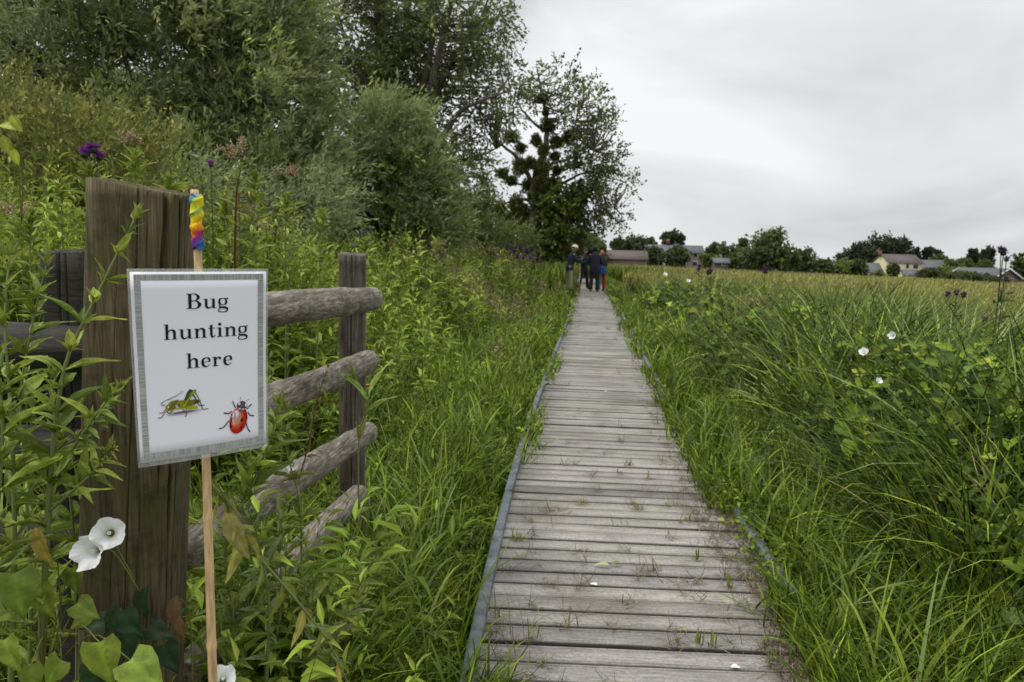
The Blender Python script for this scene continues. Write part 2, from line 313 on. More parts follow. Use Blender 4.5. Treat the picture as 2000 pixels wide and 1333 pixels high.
# ------------------------------------------------------------------ the sign
def sign():
    TL, TR = P(247, 525, 1.04), P(524, 525, 1.16); BL, BR = P(270, 915, 1.045), P(524, 872, 1.165)
    nrm = norm(np.cross(TR-TL, BL-TL)); nrm = nrm if nrm[1] < 0 else -nrm
    SW, SH = .216, .312
    def S(u, v, h=0.0):
        u = np.asarray(u, float)[..., None]; v = np.asarray(v, float)[..., None]
        q = (TL*(1-u)+TR*u)*v+(BL*(1-u)+BR*u)*(1-v)
        bow = .006*np.sin(np.pi*u)*(1-.3*v)-.004*np.sin(np.pi*v)
        return q+nrm*(bow+h)
    root = empty('sign', tuple(S(.5, 0)))
    tag(root, 'white laminated paper notice reading Bug hunting here with a striped border', 'sign')
    def sheet(mb, u0, u1, v0, v1, h, th=0.0, col=(1, 1, 1), n=12):
        U, Vv = np.meshgrid(np.linspace(u0, u1, n), np.linspace(v0, v1, n)); k = n*n
        Q = S(U, Vv, h).reshape(-1, 3); i = np.arange(n-1)[:, None]*n+np.arange(n-1)[None]
        F = np.stack([i, i+1, i+1+n, i+n], -1).reshape(-1, 4)
        if th:
            Q = np.concatenate([Q, S(U, Vv, h-th).reshape(-1, 3)]); e = np.concatenate([np.arange(n), np.arange(1, n)*n+n-1, k-2-np.arange(n-1), (np.arange(n-2, 0, -1))*n])
            e2 = np.roll(e, -1); F = np.concatenate([F, F[:, ::-1]+k, np.stack([e2, e, e+k, e2+k], -1)])
        mb.add(Q, F, col)
    # laminate film
    m, t, p, o = newmat('laminate film'); p.inputs['Base Color'].default_value = (.9, .92, .9, 1); p.inputs['Roughness'].default_value = .12
    nz = t.nodes.new('ShaderNodeTexNoise'); nz.inputs['Scale'].default_value = 900; tcx = t.nodes.new('ShaderNodeTexCoord'); t.links.new(tcx.outputs['Object'], nz.inputs['Vector'])
    rr = t.nodes.new('ShaderNodeValToRGB'); rr.color_ramp.elements[0].position = .60; rr.color_ramp.elements[0].color = (.14, .14, .14, 1); rr.color_ramp.elements[1].position = .74; rr.color_ramp.elements[1].color = (.5, .5, .5, 1)
    t.links.new(nz.outputs['Fac'], rr.inputs[0]); t.links.new(rr.outputs[0], p.inputs['Alpha'])
    mb = MB(); sheet(mb, 0, 1, 0, 1, -.0006, .0004)
    mb.build('laminate', m, root, usecol=False)
    m2 = flat('paper', (.88, .885, .95), rough=.35, var=.012, scale=4)
    mb = MB(); sheet(mb, .018, .984, .022, .984, .0002, .0003)
    mb.build('paper', m2, root, usecol=False)
    ink = leafmat('printing ink', 0.0, .45)
    # border: pale band with fine dark bars
    mb = MB(); b0u, b1u, b0v, b1v = .040, .962, .038, .972; bw, bh = .044, .030
    pale = (.60, .63, .58)
    sheet(mb, b0u, b1u, b1v-bh, b1v, .0006, col=pale); sheet(mb, b0u, b1u, b0v, b0v+bh, .0006, col=pale)
    sheet(mb, b0u, b0u+bw, b0v+bh, b1v-bh, .0006, col=pale, n=16); sheet(mb, b1u-bw, b1u, b0v+bh, b1v-bh, .0006, col=pale, n=16)
    def bar(u0, u1, v0, v1, c):
        q = S([u0, u1, u1, u0], [v0, v0, v1, v1], .0009); mb.add(q, [[[0, 1, 2, 3]]], c)
    k = 0; u = b0u+.004
    while u < b1u-.006:
        wd = random.choice([.0018, .0028, .0014]); c = random.choice([.08, .16, .24]); c = (c, c*1.04, c)
        bar(u, u+wd, b1v-bh, b1v, c); bar(u, u+wd, b0v, b0v+bh, c); u += wd+random.choice([.0026, .003, .006])
    v = b0v+bh+.003
    while v < b1v-bh-.004:
        wd = random.choice([.0014, .002, .0011]); c = random.choice([.08, .16, .24]); c = (c, c*1.04, c)
        bar(b0u, b0u+bw, v, v+wd, c); bar(b1u-bw, b1u, v, v+wd, c); v += wd+random.choice([.002, .0024, .0042])
    mb.build('border', ink, root)
    # lettering
    cnt = [0]
    BLK = (.012, .012, .014)
    def put(mb, pts, col, base=.0010):        # polygon in (u,v)
        cnt[0] += 1; pts = np.asarray(pts); mb.poly(S(pts[:, 0], pts[:, 1], base+cnt[0]*3e-6), col)
    def ribbon(pts, wd, k=6, closed=False):
        c = smooth_path(pts, k); wv = smooth_path(np.column_stack([wd, wd]), k)[:, 0]
        t = np.gradient(c, axis=0); t /= np.maximum(np.linalg.norm(t, axis=1, keepdims=True), 1e-9); n = np.column_stack([-t[:, 1], t[:, 0]])
        return c+n*wv[:, None]/2, c-n*wv[:, None]/2
    def add_ribbon(mb, pts, wd, tf, col, base=.0010, k=6):
        a, b = ribbon(pts, wd, k); cnt[0] += 1; n = len(a)
        A = tf(a); B = tf(b); Q = np.concatenate([S(A[:, 0], A[:, 1], base+cnt[0]*3e-6), S(B[:, 0], B[:, 1], base+cnt[0]*3e-6)])
        i = np.arange(n-1); mb.add(Q, np.stack([i, i+1, i+1+n, i+n], -1), col)
    R = lambda a, b, c, d: ('p', [(a, b), (c, b), (c, d), (a, d)])
    circ = lambda x, y, r, ry=None: ('p', [(x+r*math.cos(a), y+(ry or r)*math.sin(a)) for a in np.linspace(0, 2*math.pi, 20, endpoint=False)])
    glyph = {
     'B': (.72, [R(.09, 0, .235, .72), R(0, .69, .36, .72), R(0, 0, .36, .03),
                 ('s', [(.23, .704), (.42, .70), (.545, .545), (.42, .39), (.23, .385)], [.03, .05, .14, .045, .03]),
                 ('s', [(.23, .37), (.46, .365), (.60, .195), (.46, .022), (.23, .015)], [.03, .05, .155, .05, .03])]),
     'u': (.64, [R(.08, .10, .20, .46), R(0, .43, .2, .46), ('s', [(.14, .14), (.18, .045), (.28, .015), (.43, .11)], [.12, .10, .06, .03]),
                 R(.42, 0, .54, .46), R(.34, .43, .54, .46), R(.42, 0, .62, .03)]),
     'g': (.54, [('s', [(.24, .46), (.10, .42), (.09, .22), (.24, .14), (.39, .22), (.38, .42), (.24, .46)], [.03, .08, .10, .03, .10, .08, .03]),
                 ('s', [(.35, .41), (.44, .47), (.49, .44)], [.03, .04, .07]),
                 ('s', [(.16, .16), (.07, .11), (.10, .04), (.30, .02), (.44, -.03), (.42, -.16), (.22, -.20), (.05, -.16), (.04, -.08), (.12, -.01)], [.03, .04, .09, .10, .10, .06, .04, .05, .05, .04])]),
     'n': (.62, [R(.08, 0, .20, .46), R(0, .43, .2, .46), R(0, 0, .28, .03), ('s', [(.19, .33), (.27, .43), (.38, .44), (.46, .38), (.47, .28)], [.03, .05, .09, .12, .12]), R(.41, 0, .53, .31), R(.34, 0, .61, .03)]),
     't': (.38, [R(.09, .12, .21, .60), ('p', [(.09, .46), (.21, .46), (.21, .64), (.15, .56)]), R(0, .43, .33, .46), ('s', [(.15, .15), (.18, .04), (.25, .015), (.34, .11)], [.12, .09, .06, .03])]),
     'i': (.31, [R(.08, 0, .20, .46), R(0, .43, .2, .46), R(0, 0, .28, .03), circ(.135, .62, .075)]),
     'e': (.50, [R(.10, .235, .44, .265), ('s', [(.42, .245), (.39, .40), (.26, .455), (.12, .38), (.085, .23), (.14, .07), (.28, .018), (.43, .11)], [.09, .10, .04, .10, .125, .11, .05, .025])]),
     'r': (.47, [R(.08, 0, .20, .46), R(0, .43, .2, .46), R(0, 0, .30, .03), ('s', [(.19, .30), (.25, .41), (.36, .44)], [.03, .05, .06]), circ(.375, .385, .062)]),
    }
    adv, parts = glyph['n']; glyph['h'] = (.62, [R(.08, 0, .20, .72), R(0, .69, .2, .72)]+parts[2:])
    EM = .0338
    for txt, u0, v0 in (('Bug', .385, .795), ('hunting', .222, .642), ('here', .372, .487)):
        x0 = 0; mb = MB()
        for ch in txt:
            a, parts = glyph[ch]
            tf = lambda q, x0=x0: np.column_stack([u0+(np.asarray(q)[:, 0]+x0)*EM/SW, v0+np.asarray(q)[:, 1]*EM/SH])
            for pt in parts:
                if pt[0] == 'p': put(mb, tf(pt[1]), BLK)
                else: add_ribbon(mb, pt[1], pt[2], tf, BLK)
            x0 += a+.04
        mb.build('lettering', ink, root)
    # grasshopper
    gt = lambda q: np.column_stack([.152+(np.asarray(q, float)[:, 0]-165)/825*.368, .38-(np.asarray(q, float)[:, 1]-215)/475*.145])
    lt = lambda q: np.column_stack([.595+(np.asarray(q, float)[:, 0]-1150)/650*.285, .303-(np.asarray(q, float)[:, 1]-335)/610*.203])
    OL, YG, DK, BN, GR = (.27, .27, .01), (.42, .47, .01), (.025, .03, .01), (.10, .07, .025), (.04, .085, .01)
    mb = MB()
    def el(cx_, cy_, rx, ry, rot=0, n=24):
        a = np.linspace(0, 2*math.pi, n, endpoint=False); x = rx*np.cos(a); y = ry*np.sin(a); c, s = math.cos(rot), math.sin(rot)
        return np.column_stack([cx_+x*c-y*s, cy_+x*s+y*c])
    gp = lambda pts, c: put(mb, gt(pts), c, .0012); gs = lambda pts, wd, c: add_ribbon(mb, pts, wd, gt, c, .0012, 5)
    for i_ in range(4): gp(el(590-5*i_, 605, 290-45*i_, 32-6*i_, -.05), [(.55, .53, .62), (.4, .38, .46), (.26, .23, .3), (.15, .12, .17)][i_])
    gs([(740, 310), (800, 430), (840, 520), (930, 525)], [22, 18, 14, 12], DK)
    gp([(595, 400), (650, 270), (690, 222), (740, 235), (735, 262), (700, 290), (650, 400)], GR)
    gp([(600, 550), (640, 505), (760, 510), (830, 545), (800, 572), (640, 572)], YG)
    for q in (640, 680, 720, 760, 800): gs([(q, 515), (q-15, 545), (q-5, 570)], [5, 6, 4], GR)
    gp([(455, 455), (510, 400), (620, 402), (790, 412), (870, 435), (860, 460), (700, 515), (520, 520)], BN)
    gp([(455, 455), (510, 403), (620, 404), (620, 520), (520, 518), (490, 490)], OL); gp([(620, 404), (780, 414), (740, 500), (620, 520)], (.19, .16, .03))
    gs([(510, 402), (640, 404), (800, 415), (870, 437)], [5, 5, 5, 5], DK)
    gp([(345, 425), (400, 392), (505, 378), (500, 410), (455, 460), (460, 515), (420, 555), (375, 550)], (.16, .13, .03))
    gp([(350, 425), (400, 398), (460, 390), (400, 450), (390, 520), (370, 540)], OL)
    gp(el(345, 500, 48, 62, .3), OL); gp(el(356, 500, 20, 28), DK); gp(el(344, 492, 13, 19), (.75, .75, .8))
    gs([(430, 535), (400, 560), (355, 600), (295, 565), (225, 655), (168, 652)], [30, 26, 16, 12, 12, 12], DK); gs([(430, 535), (400, 560), (360, 592)], [20, 16, 8], YG)
    gs([(300, 515), (250, 575), (195, 572)], [10, 10, 12], DK)
    gs([(450, 530), (560, 535), (595, 590), (628, 640), (600, 688)], [28, 22, 14, 12, 14], DK); gs([(450, 530), (560, 532), (600, 595)], [20, 14, 6], YG)
    gp([(548, 510), (620, 420), (745, 250), (790, 232), (800, 262), (770, 285), (690, 390), (620, 530), (570, 530)], DK); gp([(560, 505), (630, 425), (750, 258), (785, 245), (785, 262), (690, 375), (610, 520), (575, 525)], YG)
    for q in range(6): gs([(590+q*13, 515-q*20), (612+q*12, 495-q*20)], [4, 4], DK)
    gs([(775, 270), (830, 390), (880, 530), (895, 590), (990, 596)], [26, 18, 14, 14, 12], DK); gs([(778, 275), (825, 385), (860, 470)], [14, 8, 4], YG)
    gs([(300, 462), (245, 455), (230, 415), (300, 378), (420, 345), (598, 252)], [7, 7, 7, 7, 6, 4], DK); gs([(285, 458), (255, 430), (270, 395), (400, 335), (500, 290), (577, 232)], [6, 6, 6, 6, 5, 4], DK)
    mb.build('grasshopper_drawing', ink, root)
    mb = MB(); lp = lambda pts, c: put(mb, lt(pts), c, .0012); ls = lambda pts, wd: add_ribbon(mb, pts, wd, lt, (.025, .03, .035), .0012, 5)
    ls([(1460, 500), (1430, 440), (1410, 385)], [20, 15, 20]); ls([(1395, 545), (1330, 575), (1245, 555)], [16, 20, 22]); ls([(1335, 690), (1260, 770), (1200, 800), (1150, 800)], [14, 20, 16, 20])
    ls([(1670, 545), (1710, 510), (1760, 475)], [18, 16, 22]); ls([(1685, 600), (1725, 655), (1795, 675)], [18, 18, 22]); ls([(1650, 780), (1675, 870), (1720, 938)], [18, 20, 20])
    ls([(1568, 385), (1552, 335)], [4, 10]); ls([(1645, 412), (1698, 388)], [4, 10])
    lp([(1480, 470), (1500, 425), (1560, 400), (1610, 405), (1665, 450), (1672, 510), (1640, 530), (1560, 522), (1490, 490)], (.03, .032, .045)); lp(el(1580, 455, 55, 48), (.09, .10, .13))
    lp(el(1527, 440, 26, 22, -.5), (.7, .7, .78)); lp(el(1650, 475, 20, 30), (.7, .7, .78))
    body = el(1508, 710, 160, 225, .32, 40); lp(body, (.40, .012, .008)); lp(el(1500, 700, 140, 200, .32, 40), (.50, .02, .01)); lp(el(1480, 680, 115, 170, .30, 40), (.58, .09, .02))
    lp(el(1465, 665, 92, 140, .28, 36), (.66, .26, .14)); lp(el(1452, 650, 72, 112, .25, 36), (.72, .55, .55)); lp(el(1450, 640, 58, 92, .22, 36), (.76, .74, .82))
    lp([(1515, 510), (1560, 515), (1610, 545), (1585, 585), (1550, 598), (1520, 570)], (.12, .14, .18)); lp(el(1535, 520, 18, 12), (.75, .75, .8)); lp(el(1600, 537, 16, 12, .5), (.75, .75, .8))
    for a, b, r1, r2 in ((1570, 715, 26, 32), (1652, 675, 14, 20), (1368, 795, 22, 25), (1558, 840, 24, 20), (1386, 605, 12, 24)): lp(el(a, b, r1, r2, .3), (.02, .012, .015))
    lp(el(1443, 683, 25, 30), (.42, .42, .5))
    mb.build('ladybird_drawing', ink, root)
sign()

# ------------------------------------------------------------------ bamboo cane with rainbow cloth wrap
def cane():
    mb = MB()
    a = P(384, 470, 1.17); b = P(418, 1333, 1.10); d = norm(b-a); top = a-d*.085; bot = b+d*(b[2]+.30)/(-d[2])
    Ltot = np.linalg.norm(bot-top); n = 160; s = np.linspace(0, Ltot, n); r = .0066+.0018*s/Ltot
    nodes = np.array([.03, .23, .415, .555, .69, .86, 1.05, 1.25])
    nodes_s = []
    for py in (1013, 1255): nodes_s.append(np.linalg.norm(P(400+(py-1000)*.033, py, 1.12)-top))
    nodes_s += [nodes_s[0]-.26, nodes_s[1]+.22, nodes_s[1]+.45]
    colv = np.tile(np.array([.56, .40, .20]), (n, 1))
    for q in nodes_s:
        g = np.exp(-((s-q)/.0035)**2); r = r+.0017*g; g2 = np.exp(-((s-q-.004)/.0026)**2); r = r-.0008*g2; colv = colv*(1-.75*g2[:, None])*(1+.15*g[:, None])
    pts = top+d*s[:, None]; pts[:, 0] += .002*np.sin(s*5)
    k = 14; V0 = mb.n; tube(mb, pts, r, k)
    mb.Cc[-1][:] = np.repeat(colv, k, 0)
    m, t, p, o = newmat('bamboo'); at = t.nodes.new('ShaderNodeAttribute'); at.attribute_name = 'Col'
    nz = t.nodes.new('ShaderNodeTexNoise'); tcx = t.nodes.new('ShaderNodeTexCoord'); mp_ = t.nodes.new('ShaderNodeMapping'); mp_.inputs['Scale'].default_value = (60, 60, 5)
    t.links.new(tcx.outputs['Object'], mp_.inputs[0]); t.links.new(mp_.outputs[0], nz.inputs['Vector']); nz.inputs['Scale'].default_value = 3; nz.inputs['Detail'].default_value = 5
    rr = t.nodes.new('ShaderNodeValToRGB'); rr.color_ramp.elements[0].position = .3; rr.color_ramp.elements[0].color = (.62, .58, .5, 1); rr.color_ramp.elements[1].position = .6; rr.color_ramp.elements[1].color = (1.1, 1.1, 1.1, 1)
    t.links.new(nz.outputs['Fac'], rr.inputs[0]); mm = t.nodes.new('ShaderNodeMix'); mm.data_type = 'RGBA'; mm.blend_type = 'MULTIPLY'; mm.inputs['Factor'].default_value = 1
    t.links.new(at.outputs['Color'], mm.inputs['A']); t.links.new(rr.outputs[0], mm.inputs['B']); t.links.new(mm.outputs['Result'], p.inputs['Base Color']); p.inputs['Roughness'].default_value = .4
    o = mb.build('bamboo_cane', m, smooth=True, origin=tuple(bot)); tag(o, 'upright pale bamboo cane holding up the white notice', 'cane')
    # wrap
    a = P(383, 382, 1.165); b = P(386, 487, 1.165); n = 30; k = 20; V = []; cols = []
    tt = np.linspace(0, 1, n); ang = np.linspace(0, 2*np.pi, k, endpoint=False)
    ramp = [(0, (.10, .16, .50)), (.10, (.30, .55, .04)), (.22, (.80, .62, .01)), (.34, (.02, .38, .10)), (.42, (.85, .62, .01)), (.56, (.85, .60, .01)), (.66, (.75, .18, .015)), (.76, (.42, .03, .10)), (.86, (.12, .03, .24)), (1.0, (.02, .14, .36))]
    rp = np.array([q[0] for q in ramp]); rc = np.array([q[1] for q in ramp])
    for i_, t_ in enumerate(tt):
        rad = .0105+.0012*math.sin(t_*23)-.003*max(0, .08-t_)/.08-.0015*t_
        rr_ = rad*(1+.09*np.sin(3*ang+t_*40)+.05*rng.normal(size=k))
        c = a+(b-a)*t_; c = c+np.array([.001*math.sin(t_*9), 0, 0])
        V.append(c+np.column_stack([np.cos(ang)*rr_, np.sin(ang)*rr_, .003*np.sin(2*ang+t_*30)]))
        ph = np.clip((t_-.10*np.cos(ang+math.pi)*1.0+.03*np.sin(t_*31)+.02*rng.normal(size=k)), 0, 1)
        cols.append(np.stack([np.interp(ph, rp, rc[:, j]) for j in range(3)], -1))
    V = np.concatenate(V); cols = np.concatenate(cols); ii = np.arange(n-1)[:, None]*k; jj = np.arange(k)[None]; j2 = (jj+1) % k
    mb = MB(); mb.add(V, [np.stack([ii+jj, ii+j2, ii+k+j2, ii+k+jj], -1).reshape(-1, 4), np.stack([np.arange(k), (n-1)*k+np.arange(k)[::-1]])]); mb.Cc[-1][:] = cols
    mb.build('cloth_wrap', leafmat('rainbow cloth', 0.02, .6), o, keepworld=False, usecol=True, origin=tuple(bot))
cane()

# ------------------------------------------------------------------ wood posts and rails
def woodmat(name, cols, moss, stretch=(34, 34, 2.0), axis=None, lichen=0.0):
    m = noisemat(name, cols, 3.2, stretch, detail=10, rough=.88, bump=.6, bscale=5, bdist=.0025, dist=.4)
    t = m.node_tree; p = t.nodes['Principled BSDF']; n_ = t.nodes.new; l_ = t.links.new
    base = p.inputs['Base Color'].links[0].from_socket
    tc = n_('ShaderNodeTexCoord'); a = n_('ShaderNodeTexNoise'); a.inputs['Scale'].default_value = 6; a.inputs['Detail'].default_value = 9; a.inputs['Roughness'].default_value = .7
    l_(tc.outputs['Object'], a.inputs['Vector']); r = n_('ShaderNodeValToRGB'); l_(a.outputs['Fac'], r.inputs[0])
    r.color_ramp.elements[0].position = .45; r.color_ramp.elements[0].color = (0, 0, 0, 1); r.color_ramp.elements[1].position = .7; r.color_ramp.elements[1].color = (.85, .85, .85, 1)
    k = n_('ShaderNodeMix'); k.data_type = 'RGBA'; l_(r.outputs[0], k.inputs['Factor']); l_(base, k.inputs['A']); k.inputs['B'].default_value = (*moss, 1); s = k.outputs['Result']
    # dark stains, larger
    a2 = n_('ShaderNodeTexNoise'); a2.inputs['Scale'].default_value = 14; a2.inputs['Detail'].default_value = 9; a2.inputs['Roughness'].default_value = .75
    mp2 = n_('ShaderNodeMapping'); mp2.inputs['Scale'].default_value = tuple(1 if q == 1.0 else 1 for q in stretch); mp2.inputs['Location'].default_value = (3, 5, 7); l_(tc.outputs['Object'], mp2.inputs[0]); l_(mp2.outputs[0], a2.inputs['Vector'])
    r2 = n_('ShaderNodeValToRGB'); l_(a2.outputs['Fac'], r2.inputs[0]); r2.color_ramp.elements[0].position = .5; r2.color_ramp.elements[0].color = (1, 1, 1, 1); r2.color_ramp.elements[1].position = .68; r2.color_ramp.elements[1].color = (.35, .33, .3, 1)
    k2 = n_('ShaderNodeMix'); k2.data_type = 'RGBA'; k2.blend_type = 'MULTIPLY'; k2.inputs['Factor'].default_value = 1; l_(s, k2.inputs['A']); l_(r2.outputs[0], k2.inputs['B']); s = k2.outputs['Result']
    if lichen:
        a3 = n_('ShaderNodeTexNoise'); a3.inputs['Scale'].default_value = 45; a3.inputs['Detail'].default_value = 4; l_(tc.outputs['Object'], a3.inputs['Vector'])
        r3 = n_('ShaderNodeValToRGB'); l_(a3.outputs['Fac'], r3.inputs[0]); r3.color_ramp.elements[0].position = .64; r3.color_ramp.elements[0].color = (0, 0, 0, 1); r3.color_ramp.elements[1].position = .72; r3.color_ramp.elements[1].color = (lichen,)*3+(1,)
        k3 = n_('ShaderNodeMix'); k3.data_type = 'RGBA'; l_(r3.outputs[0], k3.inputs['Factor']); l_(s, k3.inputs['A']); k3.inputs['B'].default_value = (.42, .42, .37, 1); s = k3.outputs['Result']
    l_(s, p.inputs['Base Color'])
    return m
M['post'] = woodmat('old gate post wood', [(.012, .009, .005), (.085, .064, .028), (.19, .145, .075)], (.062, .068, .010), stretch=(38, 38, 2.0))
M['fence'] = woodmat('fence post wood', [(.02, .016, .012), (.10, .08, .06), (.22, .19, .155)], (.06, .055, .03))
M['rail'] = woodmat('weathered rail wood', [(.035, .028, .022), (.20, .17, .135), (.46, .42, .36)], (.085, .08, .045), stretch=(38, 2.2, 38), lichen=.45)
M['darkrail'] = woodmat('mossy dark rail wood', [(.008, .007, .005), (.03, .025, .018), (.06, .052, .04)], (.022, .025, .010), stretch=(3, 34, 34))

def prism_post(name, base, top, half, cracks, mat, label, nper=160, nz=50, corner=.25, topslope=(0, 0), rotz=0, seed=1, jit=.002, parent=None):
    r_ = np.random.default_rng(seed)
    t = np.linspace(0, 1, nper, endpoint=False); ang = t*2*np.pi
    # rounded square, superellipse
    c_, s_ = np.cos(ang), np.sin(ang); e_ = 6
    rad = (np.abs(c_)**e_+np.abs(s_)**e_)**(-1/e_)
    base = np.array(base, float); top = np.array(top, float); V = []
    for k in range(nz+1):
        f = k/nz; c = base+(top-base)*f
        rr = rad.copy()*(1+.012*np.sin(3*ang+f*3)+.006*np.sin(7*ang+f*9))
        for (t0, w, dpt, f0, f1) in cracks:
            dt = np.abs((t-t0-.0035*math.sin(f*9+t0*40)+.5) % 1-.5); ww = w*np.clip((f-f0)/.15, 0, 1)*np.clip((f1-f)/.05+.3, 0, 1)*(.6+.5*math.sin(f*17+t0*90)**2)
            rr -= dpt/half[0]*np.clip(1-dt/max(ww, 1e-5), 0, 1)**.5*(ww > 1e-4)
        x = rr*c_*half[0]; y = rr*s_*half[1]
        rr += 0
        cz, sz = math.cos(rotz), math.sin(rotz)
        z = np.full(nper, c[2])
        if k == nz: z = z+topslope[0]*x+topslope[1]*y+r_.normal(size=nper)*.0015
        V.append(np.column_stack([c[0]+x*cz-y*sz, c[1]+x*sz+y*cz, z]))
    V = np.concatenate(V); n = nper; ii = np.arange(nz)[:, None]*n; jj = np.arange(n)[None]; j2 = (jj+1) % n
    F = np.stack([ii+jj, ii+j2, ii+n+j2, ii+n+jj], -1).reshape(-1, 4)
    # top: concentric rings with growth ring relief
    last = V[-n:]; cen = last.mean(0); extra = []; Fs = [F]; prev = nz*n; cur = len(V)
    for q in (.97, .8, .6, .4, .2):
        rg = cen+(last-cen)*q; rg[:, 2] += r_.normal(size=n)*.0006+.001*(1-q); extra.append(rg)
        Fs.append(np.stack([prev+np.arange(n), prev+(np.arange(n)+1) % n, cur+(np.arange(n)+1) % n, cur+np.arange(n)], -1)); prev = cur; cur += n
    extra.append(cen[None]); Fs.append(np.stack([prev+np.arange(n), prev+(np.arange(n)+1) % n, np.full(n, cur)], -1))
    V = np.concatenate([V]+extra)
    o = npmesh(name, V, Fs, mat, parent=parent, origin=None if parent else tuple(base))
    return o
# big gate post (own thing) : front face parameter t ~ .75 is -Y
o = prism_post('gate_post', (-.826, 1.35, -.14), (-.7145, 1.345, 1.413), (.087, .068),
    [(.725, .0016, .008, .0, 1.2), (.785, .0022, .012, .1, 1.2), (.868, .014, .022, .62, 1.3), (.912, .008, .018, .45, 1.3), (.66, .0012, .005, 0, .9), (.82, .0014, .005, 0, 1.2), (.95, .004, .008, 0, 1.2)],
    M['post'], '', topslope=(-.16, .05), nper=420, nz=70)
tag(o, 'thick square weathered brown wooden gate post standing behind the notice', 'post')

def rail(a, b, r0, r1, mat, parent, seed, bend=.01):
    r_ = np.random.default_rng(seed); a = np.array(a, float); b = np.array(b, float); n = 46; k = 40
    s = np.linspace(0, 1, n); d = norm(b-a); up = np.array([0, 0, 1.]); sd = norm(np.cross(d, up)); up = np.cross(sd, d)
    ang = np.linspace(0, 2*np.pi, k, endpoint=False); V = []
    ph = r_.random(8)*6
    for q in s:
        c = a+(b-a)*q+up*bend*math.sin(q*math.pi*1.3+ph[0])+sd*bend*math.sin(q*math.pi+ph[1])
        r = r0+(r1-r0)*q; r *= 1+.05*math.sin(q*7+ph[2])+.06*math.exp(-((q-.72-.1*math.sin(ph[3]))/.03)**2)
        e_ = min(q, 1-q)*np.linalg.norm(b-a); r *= 1-.30*max(0, 1-e_/.010)**2
        rr = r*(1+.03*np.sin(3*ang+ph[4]+q*4)+.02*np.sin(5*ang+ph[5]-q*7)+.014*r_.normal(size=k)-.07*np.exp(-((q-.25-.1*ph[3]/6)/.012)**2))
        for cpos, dp in ((ph[6]/6, .12), (ph[7]/6, .09), (.25, .10)):
            dt = np.abs((ang/(2*np.pi)-cpos-.015*math.sin(q*8)+.5) % 1-.5); rr -= r*dp*np.clip(1-dt/.018, 0, 1)
        V.append(c+np.outer(np.cos(ang)*rr, sd)+np.outer(np.sin(ang)*rr, up))
    V = np.concatenate(V); ii = np.arange(n-1)[:, None]*k; jj = np.arange(k)[None]; j2 = (jj+1) % k
    F = np.stack([ii+jj, ii+j2, ii+k+j2, ii+k+jj], -1).reshape(-1, 4)
    mb = MB(); mb.add(V, [F])
    for base, c, sg in ((0, a, -1), ((n-1)*k, b, 1)):
        ring = V[base:base+k]; cc = ring.mean(0); prev = ring
        st = mb.n; mb.add(np.concatenate([ring, cc+(ring-cc)*.5+d*sg*.002, (cc+d*sg*.001)[None]]),
            [np.stack([np.arange(k), (np.arange(k)+1) % k, k+(np.arange(k)+1) % k, k+np.arange(k)], -1), np.stack([k+np.arange(k), k+(np.arange(k)+1) % k, np.full(k, 2*k)], -1)])
    o = mb.build('rail', mat, parent, smooth=True, usecol=False)
    return o
fr = empty('fence', (-.66, 2.75, -.14))
tag(fr, 'four rail wooden fence running back from the gate post toward the boardwalk', 'fence')
o = prism_post('post', (-.665, 2.80, -.14), (-.657, 2.80, 1.292), (.053, .05), [(.745, .012, .012, .2, 1.3), (.80, .004, .008, 0, 1.2), (.69, .004, .007, 0, 1.2)], M['fence'], '', nper=160, nz=40, topslope=(-.03, .1), parent=fr, rotz=.15)
ends = [((745, 580), 1.13, .047), ((733, 702), .88, .045), ((733, 842), .59, .044), ((720, 962), .33, .042)]
for i_, (q, z, r) in enumerate(ends):
    e_ = P(q[0]-12, q[1], 2.70); e_[0] -= .0
    a_ = np.array([-.755, 1.50, e_[2]+.004+[0, -.01, .01, -.02][i_]])
    rail(a_, e_, r*1.08, r*1.0, M['rail'], fr, 11+i_, bend=.006)
# dark fence going off to the left of the gate post
fl = empty('fence', (-1.2, 1.6, -.14)); tag(fl, 'dark mossy fence panel in the weeds left of the gate post', 'fence')
pt = P(120, 490, 1.62)
prism_post('post', (pt[0]-.01, 1.66, -.14), (pt[0], 1.66, pt[2]), (.055, .05), [(.74, .01, .01, .2, 1.3), (.79, .005, .008, 0, 1.2)], M['darkrail'], '', nper=140, nz=30, topslope=(.05, .1), parent=fl)
for k_, (py_, rr_) in enumerate(((690, .06), (880, .05), (1060, .045))):
    q = P(150, py_, 1.56); rail((-2.9, 1.75, q[2]+.02), (q[0]+.03, 1.585, q[2]), rr_, rr_, M['darkrail'], fl, 31+k_)

